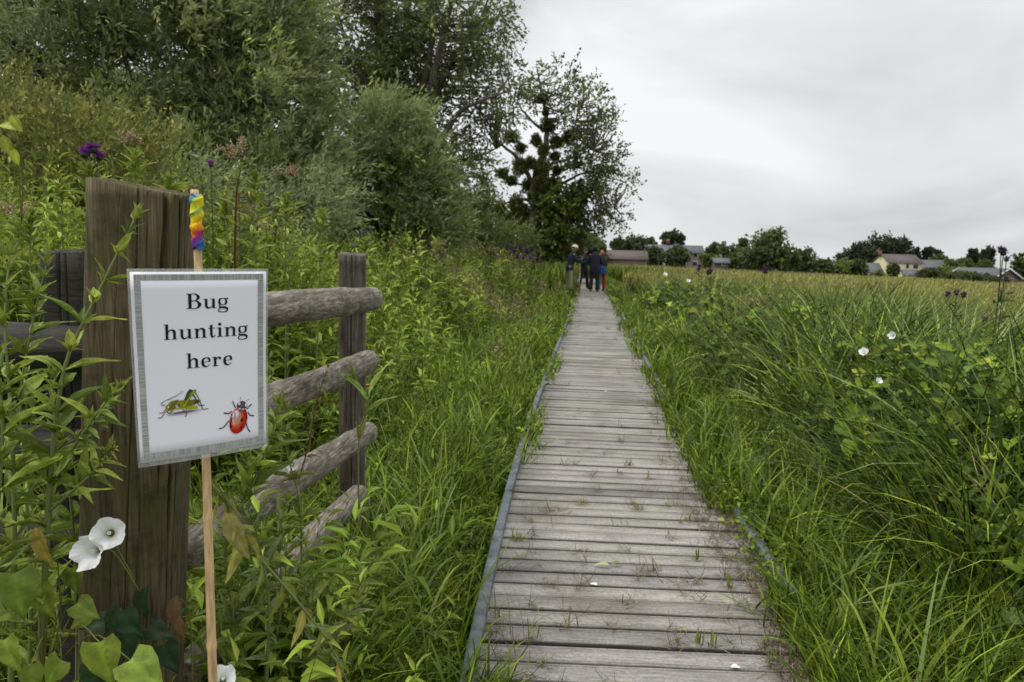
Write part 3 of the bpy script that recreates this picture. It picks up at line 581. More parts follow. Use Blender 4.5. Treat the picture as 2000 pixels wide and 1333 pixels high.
# ------------------------------------------------------------------ plant generators (real leaves and blades)
def inst(T, Rm, sc, pos):            # template (m,3), rotations (n,3,3), scale (n,3) or (n,), positions (n,3)
    sc = np.asarray(sc); sc = sc[:, None]*np.ones(3) if sc.ndim == 1 else sc
    q = T[None]*sc[:, None, :]; q = np.einsum('nij,nmj->nmi', Rm, q)+pos[:, None, :]
    return q.reshape(-1, 3)
def ifaces(F, m, n): return (F[None]+(np.arange(n)*m)[:, None, None]).reshape(-1, F.shape[1])
def frames(d, roll=None, nz=None):   # y axis = d (leaf length), z axis = leaf normal
    d = norm(d); n = len(d)
    r = nz if nz is not None else rng.normal(size=(n, 3))
    s = norm(np.cross(d, r)); u = np.cross(s, d)
    return np.stack([s, d, u], -1)
def blades(mb, pos, az, length, width, lean, curve, col, K=4, tip=.0):
    n = len(pos)
    if n == 0: return
    s = np.linspace(0, 1, K+1); th = lean[:, None]+curve[:, None]*s[None]**1.3
    dl = length[:, None]/K; dx = np.sin(th)*dl; dz = np.cos(th)*dl
    hx = np.concatenate([np.zeros((n, 1)), np.cumsum((dx[:, :-1]+dx[:, 1:])/2, 1)], 1); hz = np.concatenate([np.zeros((n, 1)), np.cumsum((dz[:, :-1]+dz[:, 1:])/2, 1)], 1)
    c, si = np.cos(az)[:, None], np.sin(az)[:, None]
    cen = np.stack([pos[:, 0:1]+hx*c, pos[:, 1:2]+hx*si, pos[:, 2:3]+hz], -1)
    wp = np.array([.55, 1, .9, .6, .08]) if K == 4 else np.interp(s, [0, .2, .5, .8, 1], [.55, 1, .95, .6, .08])
    tw = rng.normal(size=n)*.5; sx = np.stack([-np.sin(az+tw), np.cos(az+tw), rng.normal(size=n)*.15], -1)
    off = sx[:, None, :]*(width[:, None]*wp[None]/2)[..., None]
    V = np.stack([cen-off, cen+off], 2).reshape(n, -1, 3)
    i = np.arange(K)*2; F = np.stack([i, i+1, i+3, i+2], -1)
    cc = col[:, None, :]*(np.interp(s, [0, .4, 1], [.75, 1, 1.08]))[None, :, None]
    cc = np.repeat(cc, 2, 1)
    mb.add(V.reshape(-1, 3), ifaces(F, 2*(K+1), n), cc.reshape(-1, 3))
def pick(cols, n, var=.18, wts=None):
    cols = np.array(cols); k = rng.choice(len(cols), n, p=wts); c = cols[k]*np.exp(rng.normal(size=(n, 1))*var*1.35)*(1+rng.normal(size=(n, 3))*.04)
    return np.clip(c, .003, .9)
def tmpl_leaf(kind='lance', nl=6, fold=.25, droop=.25):
    y = np.linspace(0, 1, nl+1)
    if kind == 'lance': w = np.interp(y, [0, .12, .35, .7, 1], [.05, .7, 1, .62, .01])
    elif kind == 'heart': w = np.interp(y, [0, .08, .25, .5, .8, 1], [.75, 1.0, .98, .72, .28, .01])
    else: w = np.interp(y, [0, .2, .5, .8, 1], [.2, .85, 1, .7, .02])
    V = []
    for a, b in zip(y, w):
        z = -droop*a*a; yy = a-(.12 if kind == 'heart' and a == 0 else 0)
        for x in (-1, -.5, 0, .5, 1): V.append((x*b*.5, yy if x else a, z+fold*abs(x)*b*.5))
    i = np.arange(nl)[:, None]*5+np.arange(4)[None]; F = np.stack([i, i+1, i+6, i+5], -1).reshape(-1, 4)
    rib = np.tile(np.array([.96, .98, 1.35, .98, .96]), nl+1)
    return np.array(V, float), F, rib
def leaves(mb, T, pos, d, ln, wd, col, nz=None):
    V, F, rib = T; n = len(pos)
    if n == 0: return
    Rm = frames(d, nz=nz); mb.add(inst(V, Rm, np.stack([wd, ln, ln], -1), pos), ifaces(F, len(V), n), (col[:, None, :]*rib[None, :, None]).reshape(-1, 3))
TS = (np.array([[0, 0, 0], [-.5, .45, .10], [.5, .45, .10], [0, 1, -.12], [0, .45, 0.]]), np.array([[0, 4, 1, 1], [0, 2, 4, 4]]), None)
TL2 = (np.array([[0, 0, 0], [-.5, .4, .14], [0, .5, 0], [.5, .4, .14], [0, 1, -.18]]), np.array([[0, 2, 1], [0, 3, 2], [1, 2, 4], [2, 3, 4]]), np.ones(5))
TQ = (np.array([[0, 0, 0], [.5, .45, 0], [0, 1, 0], [-.5, .45, 0]]), np.array([[0, 1, 2, 3]]), np.ones(4))
def veined(kind, nl=14, nc=9, fold=.2, droop=.2, k=7):
    y = np.linspace(0, 1, nl+1); w = np.interp(y, [0, .08, .25, .5, .8, 1], [.75, 1.0, .98, .72, .28, .01]) if kind == 'heart' else np.interp(y, [0, .12, .35, .7, 1], [.05, .7, 1, .62, .01])
    V = []; rib = []
    for a, b in zip(y, w):
        for x in np.linspace(-1, 1, nc):
            v = (a*k-abs(x)*1.3*k*.25) % 1; ridge = abs(v-.5)*2
            yy = a-(.12*abs(x) if kind == 'heart' and a == 0 else 0)
            V.append((x*b*.5*(1+.03*math.sin(a*23+x)), yy, -droop*a*a+fold*abs(x)*b*.5+.010*ridge*(abs(x) > .05)-.06*x*x*b+.02*math.sin(a*9+x*3))); rib.append(1.30 if abs(x) < .05 else .92+.16*(ridge < .25))
    i = np.arange(nl)[:, None]*nc+np.arange(nc-1)[None]; F = np.stack([i, i+1, i+nc+1, i+nc], -1).reshape(-1, 4)
    return np.array(V, float), F, np.array(rib)
TVH = veined('heart'); TVL = veined('lance', 14, 7, .25, .3, 9)
TLAN = tmpl_leaf('lance', 6); TLAN3 = tmpl_leaf('lance', 3, .3, .3); THEART = tmpl_leaf('heart', 6, .22, .2); TOV = tmpl_leaf('oval', 4, .2, .2)

G1 = [(.105, .165, .012), (.15, .22, .016), (.06, .105, .010), (.22, .285, .028), (.085, .13, .016)]   # lush greens
G2 = [(.065, .105, .018), (.04, .07, .013), (.095, .14, .028), (.19, .24, .07)]
G3 = [(.04, .075, .010), (.06, .105, .012), (.095, .15, .017), (.028, .052, .008)]                           # greyer sedge
GH = [(.18, .25, .034), (.25, .33, .048), (.12, .18, .022), (.32, .39, .07)]                            # willowherb
DRY = [(.30, .24, .12), (.22, .17, .09), (.38, .31, .17)]

def side(x, y): return x-cx(y)
# ------------------------------------------------------------------ short grass on both verges (nobody could count it)
def scatter(n, D0, D1, lat0, lat1, dpow=2.0):
    """n points, distance y from D0..D1 with density falling as y**-dpow, lateral offset from the path centre"""
    u = rng.random(n)
    k = 1-dpow+1e-6; y = (D0**k+u*(D1**k-D0**k))**(1/k)
    lat = lat0+(lat1-lat0)*rng.random(n)
    x = cx(y)+lat; return x, y, lat
def in_view(x, y, m=.12): return (np.abs(x)/np.maximum(y, .01) < .75+m)
def verge():
    mb = MB()
    for sg, n, l1 in ((-1, 62000, 2.6), (1, 56000, 1.6)):
        x, y, lat = scatter(n, 1.5, 62, sg*.63, sg*l1, 1.75); k = in_view(x, y, .1); x, y, lat = x[k], y[k], lat[k]; n = len(x)
        off = np.abs(lat)-.62
        if sg < 0: k = rng.random(n) < np.where((y < 4.2) & (x < -.45), .75, 1.0)
        else: k = rng.random(n) < 1-.45*sstep(.5, .95, off)
        x, y, off = x[k], y[k], off[k]
        k = ~((sg > 0) & (y > 2.5) & (y < 3.5) & (off < .10)); x, y, off = x[k], y[k], off[k]; n = len(x)
        tall = (.13+.20*sstep(.0, .5, off)+.08*fbm(x, y, 2.3))*(1+.0*y)*np.exp(rng.normal(size=n)*.25)
        tall = np.where((sg < 0) & (y < 5) & (off < .12), tall*.75, tall); tall = np.clip(tall, .07, .6); wd = (.0048+.0012*y)*np.exp(rng.normal(size=n)*.3)
        az = rng.random(n)*2*np.pi; c = pick(G1, n, .2); c *= (1+.28*fbm(x, y, 1.4)[:, None]); d = rng.random(n) < .03; c[d] = pick(DRY, d.sum(), .2)
        lean = np.abs(rng.normal(size=n))*.28; cur = np.abs(rng.normal(size=n))*.8+.25
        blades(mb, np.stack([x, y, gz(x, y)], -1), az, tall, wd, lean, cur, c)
    # longer lax blades
    for sg, n, l1 in ((-1, 7000, 2.2), (1, 3200, 1.3)):
        x, y, lat = scatter(n, 1.7, 18, sg*.66, sg*l1, 1.9); k = in_view(x, y) & ((sg > 0) | (np.abs(lat) > .86+.12*(y > 5)) | (rng.random(n) < .12)); x, y, lat = x[k], y[k], lat[k]; n = len(x)
        az = np.where(rng.random(n) < .6, rng.normal(size=n)*.9+(math.pi*.8 if sg < 0 else 0), rng.random(n)*6.28)
        blades(mb, np.stack([x, y, gz(x, y)], -1), az, .32+.28*rng.random(n), (.007+.0011*y)*(1+.3*rng.normal(size=n)).clip(.5), np.abs(rng.normal(size=n))*.25, .7+rng.random(n)*1.1, pick(G1+[(.16, .23, .06)], n, .15), K=7)
    o = mb.build('grass', M['grass']); tag(o, 'short bright green grass along both edges of the boardwalk', 'grass', kind='stuff')
verge()

def ground_cover():
    mb = MB()
    for sg, n, l1 in ((-1, 42000, 3.0), (1, 22000, 1.9)):
        x, y, lat = scatter(n, 1.5, 22, sg*.66, sg*l1, 1.9); k = in_view(x, y, .1); x, y, lat = x[k], y[k], lat[k]
        k = fbm(x, y, 1.9, 2.0) > -.25; x, y, lat = x[k], y[k], lat[k]; n = len(x); off = np.abs(lat)-.62
        h = (.12+.22*sstep(0, .6, off)+.09*fbm(x, y, 2.3))*(rng.random(n)**.5); z = gz(x, y)+h
        d = np.stack([rng.normal(size=n), rng.normal(size=n), .35+.5*rng.normal(size=n)], -1)
        nz = np.stack([rng.normal(size=n)*.5, rng.normal(size=n)*.5, np.ones(n)], -1)
        ln = (.018+.0035*y)*np.exp(rng.normal(size=n)*.4); leaves(mb, TL2, np.stack([x, y, z], -1), d, ln, ln*(.42+.2*rng.random(n)), pick(G1, n, .22)*(1+.25*fbm(x, y, 1.4)[:, None]), nz)
    o = mb.build('ground_cover', M['leaf']); tag(o, 'low leafy weeds mixed through the grass beside the boardwalk', 'weeds', kind='stuff')
ground_cover()

# ------------------------------------------------------------------ tall herb bank left
def lh(x, y):          # canopy height above the ground on the left, from the offset beyond the path edge
    off = cx(y)-HW-x
    h = .20+.42*sstep(.25, 1.3, off)+.80*sstep(1.1, 2.4, off)+.38*sstep(2.4, 5, off)
    h = h+.14*sstep(1.9, 3.0, off)*sstep(10, 6, y)
    h = np.where(y > 9, np.minimum(h*1.12, 1.75), h)
    return h*(1+.13*fbm(x, y, .9))
def herbs_at(mb, x, y, h, nln=26, nlf=17, lsc=1.0, lean_k=.10, f0=.22, broad=None):
    n = len(x); lean = rng.normal(size=(n, 2))*lean_k+np.array([.05, 0]); z0 = gz(x, y)
    blades(mb, np.stack([x, y, z0], -1), np.arctan2(lean[:, 1], lean[:, 0]), h, (.006+.0006*y), np.linalg.norm(lean, axis=1)*.6, np.linalg.norm(lean, axis=1)*.8, pick([(.20, .24, .06), (.17, .19, .06), (.22, .18, .09)], n, .15))
    for near, T in ((True, TLAN3), (False, TL2)):
        sel = (y < 7) if near else (y >= 7); nl = nln if near else nlf
        xi, yi, hi, zi = x[sel], y[sel], h[sel], z0[sel]; m = len(xi)
        if m == 0: continue
        kind = (fbm(xi, yi, .8, 4.) > .25)      # patches of darker, broader weeds
        if broad is not None: kind = np.ones(m, bool)
        tcol = pick(GH, m, .13); tcol[kind] = pick(broad or G1, kind.sum(), .15)*(1 if broad else .85)
        az0 = rng.random(m)*6.28
        for j in range(nl):
            f = f0+(1-f0)*(j+.6*rng.random(m))/nl
            az = az0+j*(math.pi*.5+.35)+(j % 2)*math.pi+rng.normal(size=m)*.3
            up = .35+1.1*sstep(.75, 1, f)+rng.normal(size=m)*.25
            ll = lsc*(.085+.004*yi)*(1-.55*sstep(.7, 1, f))*np.exp(rng.normal(size=m)*.2)*(1.15 if near else 1.5)
            hx = hi*f*np.linalg.norm(lean[sel], axis=1)*1.0*f; la = np.arctan2(lean[sel][:, 1], lean[sel][:, 0])
            pos = np.stack([xi+hx*np.cos(la), yi+hx*np.sin(la), zi+hi*f*.98], -1)
            d = np.stack([np.cos(az)+.25, np.sin(az), up], -1)
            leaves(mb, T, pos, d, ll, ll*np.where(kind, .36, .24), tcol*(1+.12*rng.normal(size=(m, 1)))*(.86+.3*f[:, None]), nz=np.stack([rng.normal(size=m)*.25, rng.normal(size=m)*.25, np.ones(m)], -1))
def herb_bank():
    mb = MB(); n = 5600
    y = (3.1**-.75+rng.random(n)*(34**-.75-3.1**-.75))**(-1/.75); x = cx(y)-HW-.35-rng.random(n)**.85*(np.maximum(.85*y, 4)+1.2)
    k = in_view(x, y, .12) & ((y > 4.0) | (x < -1.05)); x, y = x[k], y[k]
    k = rng.random(len(x)) < sstep(.7, 1.8, cx(y)-HW-x); x, y = x[k], y[k]; n = len(x)
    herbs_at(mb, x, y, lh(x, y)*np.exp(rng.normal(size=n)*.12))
    # low weeds at the foot of the fence and round the gate post
    n = 400; x = np.where(rng.random(n) < .45, -.80+.35*rng.random(n), -1.7+1.75*rng.random(n)); y = 1.46+np.where(x > -.85, .9, 2.4)*rng.random(n)
    k = ~((np.abs(x+.73) < .14) & (np.abs(y-1.36) < .14)) & (x < cx(y)-HW-.16-.22*(y > 2.3)); x, y = x[k], y[k]
    h = np.where(x < -.5, np.where(y > 1.9, .32, .60), .28)*np.exp(rng.normal(size=len(x))*.25)*np.where((y > 2.2) & (x < -.95), 1.7, 1)
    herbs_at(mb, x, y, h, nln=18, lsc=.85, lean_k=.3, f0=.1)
    # long grass mixed in
    n = 14000; y = (3.2**-.6+rng.random(n)*(36**-.6-3.2**-.6))**(-1/.6); x = cx(y)-HW-.2-rng.random(n)**.8*np.minimum(.8*y+1.5, 14)
    k = in_view(x, y) & ((y > 4.0) | (x < -1.05)); x, y = x[k], y[k]; n = len(x)
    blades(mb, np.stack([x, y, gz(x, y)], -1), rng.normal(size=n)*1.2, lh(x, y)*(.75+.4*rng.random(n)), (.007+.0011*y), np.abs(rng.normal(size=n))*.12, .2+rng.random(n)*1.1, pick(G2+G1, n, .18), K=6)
    o = mb.build('tall_herbs', M['leaf']); tag(o, 'dense bank of tall leafy weeds and grass left of the boardwalk', 'weeds', kind='stuff')
    # dry seed heads and brown stems in patches
    mb = MB(); n = 900; y = (6**-.5+rng.random(n)*(30**-.5-6**-.5))**(-2.); x = cx(y)-HW-.3-rng.random(n)*3.2
    k = (fbm(x, y, .55, 1.) > .12) & in_view(x, y); x, y = x[k], y[k]; n = len(x); h = lh(x, y)*(.9+.25*rng.random(n))
    blades(mb, np.stack([x, y, gz(x, y)], -1), rng.normal(size=n), h, (.004+.0005*y), np.abs(rng.normal(size=n))*.1, .15+.2*rng.random(n), pick(DRY, n, .2), K=4)
    for j in range(14):
        d = rng.normal(size=(n, 3)); l = .03+.05*rng.random(n); p = np.stack([x, y, gz(x, y)+h*.97], -1)+rng.normal(size=(n, 3))*np.array([.04, .04, .05])
        leaves(mb, TQ, p, d, l, l*.45, pick([(.24, .18, .10), (.19, .14, .085), (.27, .23, .12)], n, .2))
    o = mb.build('seed_heads', M['dry']); tag(o, 'brown dry seed heads standing above the left hand grass bank', 'seed heads', kind='stuff')
herb_bank()

# ------------------------------------------------------------------ right bank: arching sedge, then the open field
def rh(x, y):
    off = x-cx(y)-HW
    return (.12+.46*sstep(.38, .70, off)+.38*sstep(.6, 1.25, off)*(1+.28*fbm(x, y, 1.1, 6.)))*(1-.08*sstep(6, 12, y))*(1-.12*sstep(2.4, 3.6, off))
def sedge():
    mb = MB()
    # tussocks
    nt_ = 470; y = (2.0**-.7+rng.random(nt_)*(26**-.7-2.0**-.7))**(-1/.7); x = cx(y)+HW+.52+rng.random(nt_)**1.1*np.minimum(1.6+.75*y, 5.5)
    k = in_view(x, y, .2); x, y = x[k], y[k]
    for tx, ty in zip(x, y):
        off = tx-float(cx(ty))-HW; m = int(np.clip(150-5*ty, 45, 140)*(.5+.5*min(1, off/1.0)))
        a = rng.random(m)*6.28; r = .10*rng.random(m)**.5*(1+ty*.06)
        px_, py_ = tx+r*np.cos(a), ty+r*np.sin(a)
        az = np.where(rng.random(m) < .62, rng.normal(size=m)*.75-.1, a)          # wind lays most blades over to the right
        hh = float(rh(tx, ty)); ln = hh*(1.0+.62*rng.random(m)); g = pick(G2 if rng.random() < .6 else G1, 1, .28)*.92
        c = g*np.exp(rng.normal(size=(m, 1))*.2); d = rng.random(m) < .035; c[d] = pick(DRY, d.sum())
        blades(mb, np.stack([px_, py_, gz(px_, py_)], -1), az, ln, (.0075+.0012*ty)*(1+.35*rng.normal(size=m)).clip(.4), np.abs(rng.normal(size=m))*.22+.05, .5+rng.random(m)*1.35, c, K=7)
    o = mb.build('sedge', M['grass']); tag(o, 'mound of long arching green sedge leaning over right of the boardwalk', 'sedge', kind='stuff')
    # climbing bindweed and weeds through the sedge
    mb = MB(); n = 34000; y = (1.8**-.9+rng.random(n)*(20**-.9-1.8**-.9))**(-1/.9); x = cx(y)+HW+.3+rng.random(n)*np.minimum(1.2+.55*y, 4.5)
    k = in_view(x, y, .1) & (fbm(x, y, 1.6, 5.) > -.15); x, y = x[k], y[k]; n = len(x); h = rh(x, y)*(.35+.68*rng.random(n)**.5)
    pos = np.stack([x, y, gz(x, y)+h], -1); d = np.stack([rng.normal(size=n)-.3, rng.normal(size=n)-.5, -.3+.4*rng.normal(size=n)], -1)
    ln = (.046+.004*y)*np.exp(rng.normal(size=n)*.35); c = pick(G3+G1[:2]+[(.22, .27, .03)], n, .22)*(1+.3*fbm(x, y, 2.1)[:, None]); nz = np.stack([rng.normal(size=n)*.5-.3, rng.normal(size=n)*.5-.5, np.ones(n)], -1)
    s = y < 6; leaves(mb, tmpl_leaf('heart', 4, .2, .15), pos[s], d[s], ln[s], ln[s]*.72, c[s], nz[s]); s = ~s; leaves(mb, TL2, pos[s], d[s], ln[s]*1.2, ln[s]*.8, c[s], nz[s])
    n = 620; y = (2.1**-.8+rng.random(n)*(17**-.8-2.1**-.8))**(-1/.8); x = cx(y)+HW+.62+2.3*rng.random(n)**1.2
    k = in_view(x, y, .1); x, y = x[k], y[k]
    herbs_at(mb, x, y, rh(x, y)*(.75+.35*rng.random(len(x))), nln=24, nlf=16, lsc=.80, lean_k=.28, f0=.2, broad=G3+[(.14, .20, .025)])
    n = 620; y = 2.0+6.5*rng.random(n)**1.2; x = cx(y)+HW+.58+1.3*rng.random(n)**.8; k = in_view(x, y, .1) & (fbm(x, y, 2.2, 1.) > -.2); x, y = x[k], y[k]
    herbs_at(mb, x, y, rh(x, y)*(.92+.28*rng.random(len(x))), nln=26, lsc=.80, lean_k=.22, f0=.15, broad=G3+[(.15, .215, .022), (.20, .27, .03)])
    o = mb.build('bindweed_leaves', M['leaf']); tag(o, 'heart shaped bindweed leaves climbing through the sedge on the right', 'bindweed', kind='stuff')
sedge()
def field():
    mb = MB(); n = 105000; D0, D1 = 4.2, 170
    k_ = .35; y = (D0**-k_+rng.random(n)*(D1**-k_-D0**-k_))**(-1/k_); lo = cx(y)+HW+1.5+1.6*sstep(9, 4, y); hi = .87*y+1.5; x = lo+(hi-lo)*rng.random(n)
    k = (hi > lo); x, y = x[k], y[k]; n = len(x)
    h = (.80+.10*fbm(x, y, .35)+.06*fbm(x, y, 1.3))*np.exp(rng.normal(size=n)*.10)*(1-.12*sstep(50, 120, y)); wd = (.004+.0018*y)*np.exp(rng.normal(size=n)*.3)
    f = (fbm(x, y, .16, 3.)+.6*fbm(x, y, .6, 1.)); green = pick([(.23, .25, .045), (.30, .31, .06), (.19, .215, .035)], n, .16); tan = pick([(.33, .31, .085), (.28, .25, .07), (.38, .35, .12), (.25, .21, .07)], n, .16)
    pt_ = np.clip(.36+.30*f+.06*sstep(8, 40, y), .08, .75); c = np.where((rng.random(n) < pt_)[:, None], tan, green)
    st = rng.random(n)*.0
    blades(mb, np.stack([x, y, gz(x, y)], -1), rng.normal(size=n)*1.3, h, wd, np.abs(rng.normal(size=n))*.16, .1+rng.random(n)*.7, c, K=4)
    # seed panicles at the top
    n = 13000; y = (6**-k_+rng.random(n)*(120**-k_-6**-k_))**(-1/k_); lo = cx(y)+HW+1.2; hi = .87*y+1.5; x = lo+(hi-lo)*rng.random(n)
    k = hi > lo; x, y = x[k], y[k]; n = len(x); p = np.stack([x, y, gz(x, y)+(.82+.10*fbm(x, y, .35)+.06*fbm(x, y, 1.3))*(1-.12*sstep(50, 120, y))*(.9+.18*rng.random(n))], -1)
    d = np.stack([rng.normal(size=n)*.5+.3, rng.normal(size=n)*.5, np.ones(n)], -1); l = .07+.0025*y; leaves(mb, TQ, p, d, l, l*.28, pick([(.24, .21, .09), (.20, .16, .09), (.26, .25, .10), (.20, .24, .06)], n, .2))
    o = mb.build('field_grass', M['grass']); tag(o, 'wide meadow of tall green and tan grass stretching to the houses', 'meadow', kind='stuff')
field()
def left_far():          # meadow continuing on the left beyond the bank and behind the people
    mb = MB(); n = 26000; k_ = .5; y = (24**-k_+rng.random(n)*(150**-k_-24**-k_))**(-1/k_); x = cx(y)-HW-.2-rng.random(n)*(.8*y)
    k = (y > 30) | (cx(y)-HW-x > 1); x, y = x[k], y[k]; n = len(x)
    blades(mb, np.stack([x, y, gz(x, y)], -1), rng.random(n)*6.28, (1.0+.3*fbm(x, y, .3))*np.exp(rng.normal(size=n)*.12), .006+.0021*y, np.abs(rng.normal(size=n))*.2, .2+rng.random(n)*.7, pick(G1+G2, n, .2))
    # a thicket closes the view where the boardwalk bends away
    n = 5000; y = 44+rng.random(n)*5; x = cx(44)+rng.normal(size=n)*3.0+.3
    blades(mb, np.stack([x, y, gz(x, y)], -1), rng.random(n)*6.28, .9+.3*rng.random(n), .05+0*x, np.abs(rng.normal(size=n))*.2, .2+rng.random(n)*.7, pick(G1+G2, n, .2))
    o = mb.build('reeds', M['grass']); tag(o, 'tall rank grass growing behind the group of people', 'grass', kind='stuff')
left_far()

# ------------------------------------------------------------------ trees
def foliage(mb, ells, ncl, clr, ntw, nl, tl, ll, lw, wind, droop, cols, shell=.6, T=TQ, spread=.7, var=.16, upness=.25):
    ells = [(np.array(c, float), np.array(r, float)) for c, r in ells]
    wt = np.array([(r[0]*r[1]*r[2])**(2/3) for c, r in ells]); wt /= wt.sum()
    k = rng.choice(len(ells), ncl, p=wt); cen = np.array([ells[i][0] for i in k]); rad = np.array([ells[i][1] for i in k])
    d = norm(rng.normal(size=(ncl, 3))); rr = (shell+(1-shell)*rng.random(ncl)**.6)[:, None]*(.93+.14*rng.random((ncl, 1)))
    cl = cen+d*rad*rr
    outd = norm(d/rad); n = ncl*ntw
    st = np.repeat(cl, ntw, 0)+rng.normal(size=(n, 3))*clr*.5
    td = norm(np.repeat(outd, ntw, 0)*.55+rng.normal(size=(n, 3))*spread*.6+np.array(wind)+np.array([0, 0, upness]))
    base = pick(cols, ncl, var); tc_ = np.repeat(base, ntw, 0)*np.exp(rng.normal(size=(n, 1))*.12)
    s = (np.arange(nl)+.5)/nl; L_ = tl*np.exp(rng.normal(size=n)*.25)
    pos = st[:, None, :]+td[:, None, :]*(L_[:, None]*s[None])[..., None]; pos[..., 2] -= (droop*L_[:, None]*s[None]**2)
    pos = pos.reshape(-1, 3)+rng.normal(size=(n*nl, 3))*ll*.15
    ld = np.repeat(td, nl, 0); ld[:, 2] -= 2*droop*np.tile(s, n)*.6; ld = norm(ld+rng.normal(size=ld.shape)*spread*.75+np.array(wind)*.6)
    l = ll*np.exp(rng.normal(size=n*nl)*.2)
    nzv = rng.normal(size=ld.shape)*.8+np.array([0, 0, .8])
    V, F, rib = T; Rm = frames(ld, nz=nzv)
    mb.add(inst(V, Rm, np.stack([l*lw/ll, l, l], -1), pos), ifaces(F, len(V), len(pos)), np.repeat(np.repeat(tc_, nl, 0)*np.exp(rng.normal(size=(n*nl, 1))*.1), len(V), 0))
    return cl
def branches(mb, limbs, targets, r0=.02, nseg=5, sag=.1, frac=1.0, rt=.004, lead=.25):
    pts = np.concatenate([smooth_path(l, 6) for l in limbs])
    for t in targets:
        if rng.random() > frac: continue
        dd = np.linalg.norm(pts-t, axis=1)+np.maximum(0, pts[:, 2]-t[2])*1.2; i = int(np.argmin(dd)); a = pts[i]
        m = (a+t)/2+rng.normal(size=3)*np.linalg.norm(t-a)*.10+np.array([0, 0, -sag*np.linalg.norm(t-a)])
        p = smooth_path([a, m, t], 4); tube(mb, p, np.linspace(r0*min(1.6, .5+np.linalg.norm(t-a)*.3), rt, len(p)), nseg, cap=False)
def limb_tubes(mb, limbs):
    for pts, ra, rb in limbs:
        p = smooth_path(pts, 6); p = p+rng.normal(size=p.shape)*ra*.10; tube(mb, p, np.interp(np.linspace(0, 1, len(p)), [0, .15, 1], [ra*1.12, ra, rb]), 9, jitter=.05)
def eP(px, py, D, rx, ry, rd=None):      # ellipsoid from photo centre and photo radii, at distance D
    c = P(px, py, D); s = D/F_PX; return (c, (rx*s, (rd if rd else (rx+ry)/2*s), ry*s))

# T2: the big willow filling the top left
def big_willow():
    D = 14.0; base = P(360, 430, D); g = float(gz(base[0], base[1])); o = empty('willow_tree', (base[0], base[1], g))
    tag(o, 'large bushy willow with silvery wind blown leaves filling the top left', 'tree')
    ells = [eP(300, 90, 14, 300, 180, 2.6), eP(30, 120, 15, 190, 170, 2.2), eP(480, 60, 14, 150, 130, 1.8), eP(530, 210, 13.5, 115, 160, 1.5), eP(570, 330, 13, 95, 95, 1.2),
            eP(330, 290, 14, 190, 110, 1.8), eP(420, 350, 13, 150, 80, 1.4), eP(150, 300, 14.5, 150, 90, 1.4), eP(300, -60, 14, 260, 120, 2.2), eP(460, 430, 13, 170, 50, 1.2)]
    mb = MB(); cl = foliage(mb, ells, 780, .34, 17, 15, .55, .13, .034, (.30, 0, .14), .14, [(.17, .22, .045), (.23, .28, .065), (.31, .35, .10), (.10, .135, .028)], shell=.35, spread=.6, var=.26)
    mb.build('crown', M['willow'], o)
    mb = MB(); bt = np.array([base[0], base[1], g]); lim = []
    for dx, q in ((-.3, (60, 120)), (-.1, (230, 60)), (.1, (380, 20)), (.25, (500, 170)), (0, (300, 260)), (.3, (560, 320)), (-.4, (120, 290))):
        t = P(q[0], q[1], D); lim.append(([bt+np.array([dx*.6, 0, 0]), bt+np.array([dx*1.5, .2, 1.6]), (bt+t)/2+np.array([0, 0, .5]), t], .13, .03))
    limb_tubes(mb, lim); branches(mb, [l[0] for l in lim], cl, .028, 4, frac=.7)
    mb.build('trunk', M['bark'], o, smooth=True, usecol=False)
big_willow()

